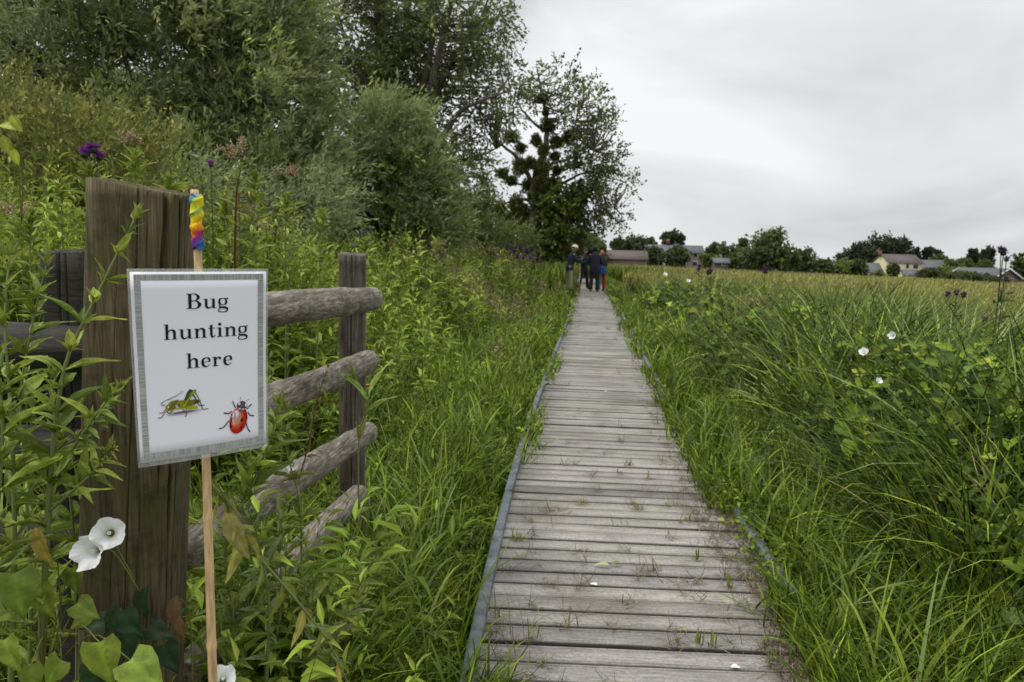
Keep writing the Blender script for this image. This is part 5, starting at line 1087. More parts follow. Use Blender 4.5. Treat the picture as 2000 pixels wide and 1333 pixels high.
hero([(100, 950, 1.16), (140, 880, 1.12), (185, 815, 1.10), (228, 760, 1.09)], .0032, .06, 7, 'side shoot of willowherb low in front of the dark fence rails', start=.3)
hero([(95, 1000, 1.15), (175, 930, 1.10), (250, 850, 1.08)][:2]+[(215, 880, 1.09)], .003, .06, 5, 'short leafy shoot over the lower left part of the gate post', start=.3)
hero([(20, 1380, 1.2), (28, 1100, 1.2), (24, 850, 1.22), (10, 640, 1.25), (18, 500, 1.3)], .0055, .10, 14, 'willowherb stem cut by the left edge of the view')
hero([(150, 1400, 1.3), (150, 1180, 1.3), (140, 1000, 1.32), (118, 850, 1.33), (100, 740, 1.34)], .004, .09, 12, 'second willowherb stem close against the left side of the gate post')
hero([(55, 1400, 1.4), (60, 1150, 1.4), (50, 950, 1.42), (40, 780, 1.43), (62, 640, 1.45), (90, 520, 1.46)], .0045, .10, 16, 'willowherb stem between the left edge and the dark fence post')
hero([(-30, 1300, 1.1), (-10, 1050, 1.1), (5, 850, 1.1), (-5, 700, 1.1)], .005, .10, 10, 'willowherb leaves reaching in over the left edge beside the post')
hero([(590, 1100, 1.75), (585, 980, 1.75), (560, 880, 1.75), (555, 800, 1.75)], .0035, .085, 8, 'willowherb shoot crossing the third rail beside the notice', tint=[(.18, .23, .05)])
hero([(540, 1250, 1.6), (550, 1150, 1.6), (545, 1050, 1.6), (560, 980, 1.6)], .0035, .09, 8, 'leafy shoot hiding the near end of the lowest rail', tint=[(.18, .24, .06)])
hero([(450, 1330, 1.42), (455, 1200, 1.42), (440, 1090, 1.42), (452, 990, 1.42)], .004, .095, 10, 'willowherb tuft close to the right side of the bamboo cane', tint=[(.16, .22, .05), (.20, .27, .06)])
hero([(500, 1280, 1.6), (480, 1130, 1.6), (495, 1000, 1.6), (480, 900, 1.62)], .004, .095, 11, 'dark leaved willowherb in front of the near end of the third rail', tint=[(.12, .18, .03), (.17, .23, .045)])
hero([(405, 940, 1.2), (445, 985, 1.22), (500, 1080, 1.25), (585, 1180, 1.28), (650, 1270, 1.3), (705, 1400, 1.32)], .0045, .085, 9, 'bent over yellowing willowherb stem crossing below the notice', tint=[(.24, .27, .05), (.30, .27, .06), (.17, .22, .05)], droop=.7, shoots=False, wr=.27)
hero([(520, 1340, 1.45), (525, 1180, 1.42), (505, 1060, 1.4), (480, 980, 1.38)], .0045, .075, 9, 'grey green willowherb tuft right of the bamboo cane', tint=[(.17, .22, .08), (.20, .25, .09)])
hero([(600, 1400, 1.6), (610, 1230, 1.58), (590, 1130, 1.56)], .0045, .085, 9, 'leafy willowherb clump at the bottom between cane and boardwalk', tint=[(.16, .21, .06), (.20, .26, .07)])
hero([(470, 1000, 1.35), (500, 930, 1.34), (530, 850, 1.34), (545, 790, 1.35)], .0035, .085, 7, 'upright willowherb shoot at the lower right corner of the notice', ang=.7)
hero([(560, 1010, 2.0), (600, 880, 2.0), (620, 780, 2.0), (640, 720, 2.0)], .003, .05, 9, 'thin reddish dock shoot climbing in front of the middle rails', tint=[(.14, .18, .03), (.22, .14, .06)], stemcol=(.22, .10, .05), name='dock_plant')
hero([(640, 1350, 1.55), (660, 1240, 1.5), (800, 1300, 1.5)][:2]+[(700, 1180, 1.5)], .004, .08, 7, 'pale leafed shoot near the bottom centre left', tint=[(.17, .22, .08)])
hero([(458, 700, 1.5), (459, 500, 1.5), (462, 380, 1.5), (470, 330, 1.5)], .0036, .045, 6, 'dark red stemmed weed rising just behind the notice', tint=[(.20, .24, .05)], stemcol=(.14, .035, .03), start=.45, name='weed_stem')
hero([(700, 1000, 2.05), (702, 850, 2.05), (720, 790, 2.05), (690, 740, 2.05)], .003, .12, 4, 'broad pale reed leaf shoot in front of the second fence post', tint=[(.20, .27, .06)], wr=.16, shoots=False, ang=.5, name='reed_shoot', start=.2)
for k_, (px_, D_, top_, lb) in enumerate([(175, 2.5, 330, 'left of the gate post top'), (265, 2.3, 305, 'directly above the gate post'), (330, 2.7, 350, 'behind the right shoulder of the gate post'), (440, 2.6, 395, 'just right of the rainbow cloth wrap'),
        (500, 2.9, 345, 'tallest of those above the notice'), (560, 3.0, 385, 'above the right corner of the notice'), (630, 3.4, 415, 'over the top rail, left of the second fence post'), (715, 4.0, 470, 'right behind the second fence post'), (60, 2.2, 420, 'at the left edge above the dark rails'),
        (120, 3.0, 360, 'farther back at the left edge'), (790, 4.6, 462, 'first one right of the fence'), (855, 5.2, 470, 'second one right of the fence')]):
    b_ = P(px_-12+rng.normal()*8, 1000, D_); g_ = float(gz(b_[0], b_[1])); t_ = P(px_, top_, D_)
    b0 = np.array([t_[0]-.10+rng.normal()*.05, t_[1]+.05, g_])
    hero([b0, b0*.5+t_*.5+np.array([.02, 0, 0]), t_*.92+b0*.08, t_], .0055, .095, 19, 'tall pale green willowherb '+lb, start=.25, group='tall willowherb stems behind the fence')

# heart leaved bindweed and dark leaves at the foot of the gate post
def leafclump(name, label, spec, cat='plant', T=TVH, cols=None, wr=.85, mat='near'):
    c0 = P(*spec[0][:3]); o = empty(name, (c0[0], c0[1], c0[2]-.15)); tag(o, label, cat); base = c0+np.array([.0, .05, -.22])
    mb = MB(); ms = MB()
    for i, (px, py, D, L_, ax, ay) in enumerate(spec):      # leaf base at photo point, blade pointing along (ax, ay) in the picture plane, metres
        a = P(px, py, D); d = np.array([[ax, -.25, -ay]]); nz = np.array([[rng.normal()*.25, -.8, .75]])
        leaves(mb, T, a[None], d, np.array([L_]), np.array([L_*wr]), pick(cols, 1, .08), nz)
        tube(ms, smooth_path([base, (base+a)/2+np.array([0, .02, .05]), a], 5), .0012, 5, (.18, .18, .05))
    mb.build('leaves', M[mat], o, smooth=True); ms.build('stem', M[mat], o); return o
BW = [(.19, .27, .032), (.24, .32, .04), (.16, .235, .03)]
leafclump('bindweed_plant', 'bindweed with large heart shaped leaves in the bottom left corner', [(30, 1120, 1.08, .08, .25, 1), (75, 1150, 1.12, .06, .5, 1), (150, 1180, 1.15, .05, .8, .3), (195, 1255, 1.02, .075, .3, 1), (255, 1290, 1.02, .075, .9, .6), (120, 1290, 1.1, .055, -.6, .9), (10, 1250, 1.0, .06, .4, 1), (60, 1300, 1.0, .055, .2, 1), (140, 1110, 1.2, .05, .2, 1), (30, 1010, 1.25, .06, -.2, 1), (175, 1200, 1.18, .045, -.8, .5)], cols=BW)
leafclump('ivy_plant', 'dark green broad leaves growing at the foot of the gate post', [(235, 1190, 1.2, .055, -.5, .7), (240, 1200, 1.19, .06, .6, .6), (210, 1215, 1.22, .055, -1, .1), (290, 1225, 1.21, .055, .9, .2), (250, 1240, 1.18, .055, 0, 1), (320, 1260, 1.22, .06, .4, .7), (190, 1270, 1.22, .06, -.6, .8), (340, 1210, 1.25, .05, .3, -.4), (275, 1190, 1.23, .06, .2, -.6), (180, 1300, 1.2, .06, .2, .9), (230, 1310, 1.22, .07, .5, .9), (300, 1310, 1.2, .07, -.3, .9)], cols=[(.022, .055, .018), (.03, .07, .02)], wr=.8)
leafclump('nettle_leaves', 'yellow spotted dying leaf hanging on the tall stem at far left', [(70, 1030, 1.12, .075, .35, 1)], T=TVL, cols=[(.36, .29, .06)], wr=.38)
leafclump('dead_leaf', 'crumpled orange brown dead leaf by the right foot of the gate post', [(345, 1165, 1.2, .07, -.1, 1), (350, 1205, 1.19, .045, .2, 1)], T=TVL, cols=[(.17, .09, .045)], wr=.4, mat='dry')
leafclump('bindweed_plant', 'yellow green leaves hanging in the air at the top left edge', [(0, 245, 1.6, .05, 1, .1), (22, 225, 1.6, .045, .6, .8), (5, 265, 1.6, .05, .5, 1), (25, 290, 1.6, .04, .4, 1)], cols=[(.30, .36, .03)], wr=.5, T=TOV)
leafclump('bindweed_plant', 'single pale lobed leaf at the right edge beside the boardwalk grass', [(1975, 1195, 2.0, .075, .1, 1), (1975, 1200, 2.0, .06, .8, .3), (1970, 1200, 2.0, .05, -.6, .6)], cols=[(.25, .33, .10)])
leafclump('bindweed_plant', 'bright broad leaves above the grass near the bottom right', [(1640, 1190, 2.3, .10, 1, .0), (1720, 1185, 2.3, .09, 1, -.1), (1690, 1230, 2.3, .07, -.4, .6), (1630, 1270, 2.2, .08, .6, .6), (1660, 1300, 2.2, .08, -.2, .9)], cols=[(.20, .28, .03)])
leafclump('dead_leaf', 'yellowed crinkled leaf hanging beside the bamboo cane', [(440, 1000, 1.2, .10, .55, 1)], T=TVL, cols=[(.33, .31, .09)], wr=.36)

# bindweed flowers
M['petal'] = leafmat('white petal', .16, .5); M['green'] = M['leaf']
def flower(px, py, D, r, label, look=(-.2, -1, .25), name='bindweed_flower'):
    c = P(px, py, D); o = empty(name, tuple(c)); tag(o, label, 'flower', 'white bindweed flowers')
    look = norm(np.array(look, float)); u = norm(np.cross(look, [0, 0, 1.])); v = np.cross(u, look)
    nr, na = 12, 60; a = np.linspace(0, 2*np.pi, na, endpoint=False); V = []; col = []
    for i in range(nr):
        f = i/(nr-1); rad = r*(.08+.30*f+.62*f**3.2); h = -r*1.9*(1-f)**.9+r*.06*f**4
        rr = rad*(1+(.05*np.cos(5*a)+.02*np.cos(11*a+1))*f**3); hh = h+r*.16*f**3*np.cos(5*a+.6)-r*.20*max(0, f-.82)/.18*(1+.6*np.cos(7*a))+r*.035*f*np.cos(20*a)
        V.append(c+np.outer(np.cos(a)*rr, u)+np.outer(np.sin(a)*rr, v)+np.outer(hh, look)); k = np.clip(1-f*2.2, 0, 1)
        col.append(np.tile(np.array([.84, .85, .83])*(1-k)+np.array([.62, .66, .40])*k, (na, 1))*(1-.06*(np.cos(5*a) < -.9)[:, None]))
    i = np.arange(nr-1)[:, None]*na; j = np.arange(na)[None]; j2 = (j+1) % na
    mb = MB(); mb.add(np.concatenate(V), np.stack([i+j, i+j2, i+na+j2, i+na+j], -1).reshape(-1, 4)); mb.Cc[-1][:] = np.concatenate(col); mb.build('petals', M['petal'], o, smooth=True)
    mb = MB(); e = c-look*r*1.5
    for k in range(5): tube(mb, [e+look*r*.3, e+look*r*.95+(u*math.cos(k*1.26)+v*math.sin(k*1.26))*r*.07], [.0012, .0018], 6, (.80, .78, .55))
    mb.build('stamens', M['petal'], o)
    mb = MB(); tube(mb, [e-look*.004, e+look*r*.25, e+look*r*.5], [.002, r*.22, r*.12], 8, (.16, .22, .05)); tube(mb, smooth_path([e, e-look*.03+np.array([0, 0, -.02]), e-look*.04+np.array([.02, .02, -.10])], 5), .0012, 5, (.20, .25, .06)); mb.build('calyx', M['leaf'], o)
flower(165, 1082, 1.08, .0285, 'lower left of the pair of white bindweed flowers in front of the post', (-.15, -1, .2))
flower(210, 1042, 1.10, .0265, 'upper right of the pair of white bindweed flowers in front of the post', (.35, -.85, .35))
flower(436, 1322, 1.15, .022, 'white bindweed flower half hidden behind the cane at the bottom edge', (.3, -.6, .7))
flower(570, 908, 1.9, .018, 'small torn white flower in front of the third fence rail', (.2, -.9, .3))
flower(1686, 686, 3.2, .021, 'lower left one of the white flowers on the sedge mound at right', (-.6, -.5, .6))
flower(1741, 655, 3.5, .020, 'upper white flower on the sedge mound at right', (-.8, -.6, .2))
flower(1718, 743, 3.0, .015, 'lowest white flower on the sedge mound at right', (.1, -.8, .6))
flower(1300, 535, 13, .04, 'whitish flower head left of two far down the right bank', (0, -.6, .8)); flower(1345, 548, 11.5, .035, 'whitish flower head right of two far down the right bank', (0, -.6, .8))

# thistles
M['thistle'] = flat('thistle purple', (.20, .035, .24), .8)
def thistle(px, py, D, r, heads, label, purple=1.0, lean=.05, group='purple thistles'):
    t = P(px, py, D); g = float(gz(t[0], t[1])); b = np.array([t[0]-lean, t[1], g]); o = empty('thistle', tuple(b)); tag(o, label, 'thistle', group)
    p = smooth_path([b, (b+t)/2+np.array([.02, 0, 0]), t], 10); ms = MB(); tube(ms, p, np.linspace(.0045, .0028, len(p)), 7, (.09, .10, .05))
    L_ = MB()
    for k in range(6):
        i = int(rng.integers(2, len(p)-2)); n = 4; d = rng.normal(size=(n, 3))*np.array([1, 1, .5])+np.array([0, 0, .4]); leaves(L_, TLAN3, np.repeat(p[i][None], n, 0), d, np.full(n, .07+.03*rng.random()), np.full(n, .016), pick([(.09, .12, .04)], n, .2))
    hs = []
    for k in range(heads):
        c = t+np.array([rng.normal()*r*1.1, rng.normal()*r, rng.normal()*r*.6-.3*r*k]) if k else t
        if k: tube(ms, [p[-4], (p[-4]+c)/2+np.array([0, 0, -.01]), c-np.array([0, 0, r*.8])], .003, 6, (.09, .10, .05))
        hs.append(c)
    ms.build('stem', M['leaf'], o); L_.build('leaves', M['leaf'], o)
    for c in hs:
        mb = MB(); tube(mb, [c+np.array([0, 0, z]) for z in (-r, -r*.7, -r*.2, r*.1)], [r*.3, r*.72, r*.7, r*.5], 10, (.05, .045, .05)); n = 70
        d = norm(rng.normal(size=(n, 3))*np.array([1, 1, .6])+np.array([0, 0, 1.1])); leaves(mb, TQ, np.repeat((c+np.array([0, 0, -.1*r]))[None], n, 0), d, np.full(n, r*1.5), np.full(n, r*.2), np.tile(np.array([[.22, .03, .27]])*purple+np.array([[.04, .035, .05]])*(1-purple), (n, 1))*np.exp(rng.normal(size=(n, 1))*.25))
        mb.build('flower_head', M['leaf'], o)
thistle(184, 290, 2.6, .018, 4, 'purple thistle with clustered heads standing above the left end of the gate post')
thistle(412, 320, 3.2, .015, 1, 'single purple thistle head above the rainbow cloth wrap')
thistle(466, 352, 3.6, .014, 1, 'small purple thistle head right of the rainbow cloth wrap')
thistle(1960, 493, 4.2, .022, 2, 'dark thistle standing above the horizon at the right edge', .15)
thistle(1966, 506, 4.3, .018, 1, 'dark thistle bud just below the tall one at the right edge', .15)
thistle(1868, 572, 5.2, .022, 3, 'dark purple thistle cluster on the meadow below the bungalow', .35)
thistle(1965, 545, 6.5, .022, 1, 'small dark thistle in front of the brick gable', .5)
thistle(1922, 623, 5.0, .016, 1, 'lowest dark thistle bud at the right of the meadow', .4)
for q_, (a_, b_, lb) in enumerate([(992, 482, 'leftmost and highest'), (1004, 492, 'second from the left'), (1016, 484, 'third from the left'), (1028, 490, 'middle right'), (1040, 486, 'upper right'), (1036, 503, 'bright purple lowest'), (1050, 508, 'rightmost')]): thistle(a_, b_, 13+q_*.3, .045, 2, lb+' thistle of the cluster below the mistletoe tree', .2 if q_ != 5 else 1.0, group='thistles below the mistletoe tree')
thistle(1366, 521, 12, .035, 2, 'dark thistle on the meadow skyline below the farmhouse', .3); thistle(1388, 530, 11, .04, 2, 'dark thistle just right of and below the farmhouse', .3)
thistle(1494, 527, 12, .04, 3, 'dark thistle on the meadow below the tallest skyline tree', .3)

# brown seed head stems
def seedstem(px, py, D, label, s=.04):
    t = P(px, py, D); g = float(gz(t[0], t[1])); b = np.array([t[0]-.03, t[1], g]); o = empty('seed_head', tuple(b)); tag(o, label, 'seed head', 'brown seed heads behind the gate post')
    mb = MB(); p = smooth_path([b, (b+t)/2+np.array([-.01, 0, 0]), t], 8); tube(mb, p, np.linspace(.004, .002, len(p)), 6, (.16, .18, .07)); mb.build('stem', M['leaf'], o)
    mb = MB()
    for k in range(9):
        c = t+rng.normal(size=3)*np.array([s*.8, s*.5, s*.4]); tube(mb, [t-np.array([0, 0, s*.9]), c], .0009, 4, (.25, .18, .10)); n = 26
        leaves(mb, TQ, c+rng.normal(size=(n, 3))*s*.22, rng.normal(size=(n, 3)), np.full(n, .010), np.full(n, .006), pick([(.36, .26, .16), (.28, .18, .12), (.42, .33, .20)], n, .15))
    mb.build('seeds', M['dry'], o)
seedstem(461, 288, 2.7, 'tall pale brown seed head above the notice'); seedstem(567, 332, 3.3, 'smaller brown seed head right of the tall one above the notice', .03)
seedstem(257, 272, 2.8, 'faint brown seed head above the middle of the gate post', .035); seedstem(40, 405, 2.4, 'brown seed head low at the left edge above the dark rails', .04)

# tall bud stems on the right bank
def budplant(px, py, D, label, h_px):
    t = P(px, py, D); g = float(gz(t[0], t[1])); b = np.array([t[0]-.03, t[1], g])
    hero([b, (b+t)/2, t], .006, .12, 12, label, name='dock_plant', tint=[(.15, .19, .05)], start=.35, shoots=False, wr=.2)
budplant(1527, 512, 6.5, 'tall upright dock plant breaking the meadow skyline right of the boardwalk', 0); budplant(1373, 500, 9, 'thin upright stem on the meadow skyline in front of the farmhouse', 0)

# ------------------------------------------------------------------ plant litter on the boards, tufts in the gaps
def litter():
    mb = MB(); n = 330
    for k in range(n):
        y = (1.7**-1+rng.random()*(26**-1-1.7**-1))**-1; e = rng.random(); lat = .58-.22*rng.random()**2*(1.2 if e < .45 else 0) if e < .62 else (-.56+.12*rng.random() if e < .72 else rng.uniform(-.5, .5))
        x = float(cx(y))+lat; m = int(rng.integers(6, 20)); sc = .7+.08*y
        az = rng.random(m)*6.28; c = pick([(.10, .075, .045), (.20, .15, .08), (.06, .045, .03), (.20, .22, .05)], m, .25)
        blades(mb, np.stack([x+rng.normal(size=m)*.018, y+rng.normal(size=m)*.018, np.full(m, .004)], -1), az, (.035+.06*rng.random(m))*sc**.5, .0028*sc*np.ones(m), 1.0+.45*rng.random(m), rng.normal(size=m)*.9, c, K=5)
    # straw
    n = 46; y = (1.7**-1+rng.random(n)*(16**-1-1.7**-1))**-1; x = cx(y)+np.where(rng.random(n) < .6, .5-.2*rng.random(n), rng.uniform(-.55, .5, n))
    blades(mb, np.stack([x, y, np.full(n, .006)], -1), rng.random(n)*6.28, .08+.16*rng.random(n), .0028+.0004*y, np.full(n, 1.50), rng.normal(size=n)*.05, pick(DRY, n, .2), K=6)
    o = mb.build('plant_litter', M['dry']); tag(o, 'bits of dried root, straw and cut stems scattered on the boards', 'litter', kind='stuff')
    # brown thatch along the right hand edging
    mb = MB(); n = 5200; y = (1.7**-1+rng.random(n)*(20**-1-1.7**-1))**-1; x = cx(y)+HW-.02-.20*rng.random(n)**1.6; k = fbm(x*3, y, 1.9, 1.) > -.1; x, y = x[k], y[k]; n = len(x)
    blades(mb, np.stack([x, y, np.full(n, .003)], -1), rng.random(n)*6.28, .02+.05*rng.random(n), (.0018+.0004*y), 1.1+.4*rng.random(n), rng.normal(size=n)*.6, pick([(.13, .095, .06), (.20, .15, .09), (.08, .06, .04)], n, .25), K=3)
    # grass leaning in over both edges
    for sg, n in ((1, 3000), (-1, 1000)):
        y = (1.7**-.9+rng.random(n)*(28**-.9-1.7**-.9))**(-1/.9); k = (fbm(y*0+sg*3, y, 1.7, 2.) > (-.1 if sg > 0 else .15)) & ~((sg > 0) & (y > 2.5) & (y < 3.4)); y = y[k]; n = len(y); x = cx(y)+sg*(HW-.04+.05*rng.normal(size=n))
        blades(mb, np.stack([x, y, np.full(n, -.01)], -1), np.where(rng.random(n) < .5, math.pi if sg > 0 else 0, rng.random(n)*6.28)+rng.normal(size=n)*.7, (.08+.14*rng.random(n))*(1+.01*y), .0055+.0011*y, np.abs(rng.normal(size=n))*.35, .4+rng.random(n)*.9, pick(G1, n, .18), K=5)
    n = 2500; y = (2.2**-.8+rng.random(n)*(28**-.8-2.2**-.8))**(-1/.8); sg = np.where(rng.random(n) < .62, -1, 1); k = fbm(sg*5., y, 1.5, 3.) > np.where((sg < 0) & (y < 4.6), .75, .05); y, sg = y[k], sg[k]; n = len(y)
    x = cx(y)+sg*(HW-.14*rng.random(n)**1.5+.03); z = .015+.10*rng.random(n); l = .022+.0035*y
    leaves(mb, TL2, np.stack([x, y, z], -1), rng.normal(size=(n, 3)), l, l*.6, pick(G1, n, .2), np.stack([rng.normal(size=n)*.5, rng.normal(size=n)*.5-.3, np.ones(n)], -1))
    o = mb.build('edge_growth', M['leaf']); tag(o, 'grass and dead thatch creeping in over the boardwalk edges', 'grass', kind='stuff')
litter()
# individual tufts standing up through the boards
tufts = [(1362, 1095, 'green stub standing in a gap between boards at lower right'), (1425, 1148, 'thin stub close to the right edging'), (1362, 1258, 'taller of two green stubs near the bottom right of the boards'), (1392, 1262, 'shorter of two green stubs near the bottom right of the boards'), (1265, 935, 'tiny yellow green stub alone in mid boards'),
         (1100, 1225, 'withered tuft on the lower left boards'), (1030, 1250, 'two long curved blades on the left boards'), (970, 1205, 'thin blades beside the left edging'), (1055, 1300, 'splayed green tuft near the bottom left of the boards'), (1492, 1265, 'sprouting tuft with dead roots at the right bottom corner'),
         (1245, 995, 'knotted yellow tuft right of the middle'), (1137, 985, 'yellow tuft left of the middle'), (1225, 910, 'small brown tuft on the centre line'), (1338, 1018, 'curled pale tuft toward the right edging'), (1010, 1055, 'green grass tuft beside the left edging'), (1068, 1000, 'dark root tuft left of the centre'), (1190, 1110, 'torn pale green leaf lying on the boards'), (1275, 1115, 'dry brown root tuft in the centre foreground')]
for k_, (a_, b_, lb) in enumerate(tufts):
    c_ = G(a_, b_, .002); o = empty('grass_tuft', tuple(c_)); tag(o, lb, 'tuft', 'tufts and stubs on the boards'); mb = MB()
    if 'leaf lying' in lb:
        leaves(mb, TLAN, np.array([c_, c_+[.05, .03, .002]])+[0, 0, .012], np.array([[-1, .2, .1], [-.8, -.3, .05]]), np.array([.07, .05]), np.array([.028, .016]), np.array([[.42, .48, .22], [.22, .25, .08]]), np.array([[0, 0, 1.], [.3, 0, 1]]))
    else:
        st = 'stub' in lb; m = 7 if st else 13; brown = any(w_ in lb for w_ in ('withered', 'brown', 'root', 'dead')); cl_ = [(.15, .20, .04), (.22, .26, .05)] if not brown else [(.20, .15, .08), (.14, .11, .06), (.18, .18, .05)]
        if 'yellow' in lb: cl_ = [(.34, .33, .07), (.24, .22, .07)]
        long_ = 'long' in lb or 'thin blades' in lb
        blades(mb, c_+rng.normal(size=(m, 3))*np.array([.006, .006, 0]) if st else c_+rng.normal(size=(m, 3))*np.array([.02, .012, 0]), rng.random(m)*6.28, (np.full(m, .055) if st else .04+.05*rng.random(m))*(2.6 if long_ else 1), np.full(m, .006 if st else .004), np.abs(rng.normal(size=m))*(.08 if st else .7), np.abs(rng.normal(size=m))*(.1 if st else .9), pick(cl_, m, .2), K=5)
        m = 16; blades(mb, c_+rng.normal(size=(m, 3))*np.array([.018, .012, 0]), rng.random(m)*6.28, .02+.035*rng.random(m), np.full(m, .002), 1.2+.35*rng.random(m), rng.normal(size=m)*.8, pick([(.13, .10, .06), (.20, .15, .09)], m, .2), K=5)
    mb.build('blades', M['leaf'], o)
# pale spots: bird droppings / petals on the boards
for a_, b_, lb in ((1161, 1141, 'white petal on the boards in the centre foreground'), (1436, 1302, 'white fleck near the bottom of the boards'), (1183, 765, 'white curled petal far up the boards')):
    c_ = G(a_, b_, .003); mb = MB(); q_ = np.linspace(0, 6.28, 14, endpoint=False); R_ = .011*(1+.25*np.sin(3*q_+a_))
    mb.add(np.vstack([np.column_stack([c_[0]+R_*1.3*np.cos(q_), c_[1]+R_*np.sin(q_), np.full(14, .0042)]), np.column_stack([c_[0]+.6*R_*1.3*np.cos(q_), c_[1]+.6*R_*np.sin(q_), np.full(14, .0072)])]), [np.stack([np.arange(14), (np.arange(14)+1) % 14, 14+(np.arange(14)+1) % 14, 14+np.arange(14)], -1), (14+np.arange(14))[None]], (.75, .76, .74))
    o = mb.build('petal', M['petal'], origin=tuple(c_)); tag(o, lb, 'petal')
# orange buttercup like flowers in the left grass
for k_, (a_, b_, D_, lb) in enumerate([(716, 753, 3.2, 'small orange flower by the ends of the fence rails'), (986, 613, 8, 'uppermost small orange flower in the left grass near the boardwalk'), (1020, 645, 8, 'small orange flower in the pair nearest the boardwalk'), (1030, 642, 8, 'right hand small orange flower nearest the boardwalk'), (832, 617, 6, 'small orange flower standing alone in the left bank')]):
    c_ = P(a_, b_, D_); g_ = float(gz(c_[0], c_[1])); o = empty('wild_flower', (c_[0], c_[1], g_)); tag(o, lb, 'flower', 'small orange flowers'); mb = MB(); tube(mb, [[c_[0], c_[1], g_], c_], .0018, 5, (.15, .2, .05)); mb.build('stem', M['leaf'], o)
    mb = MB(); n = 9; q_ = np.arange(n)*6.28/n; leaves(mb, TL2, np.repeat(c_[None], n, 0), np.stack([np.cos(q_), np.sin(q_), np.full(n, .4)], -1), np.full(n, .016), np.full(n, .011), np.tile([[.75, .30, .01]], (n, 1)), np.tile([[0, 0, 1.]], (n, 1))); mb.build('petals', M['leaf'], o)

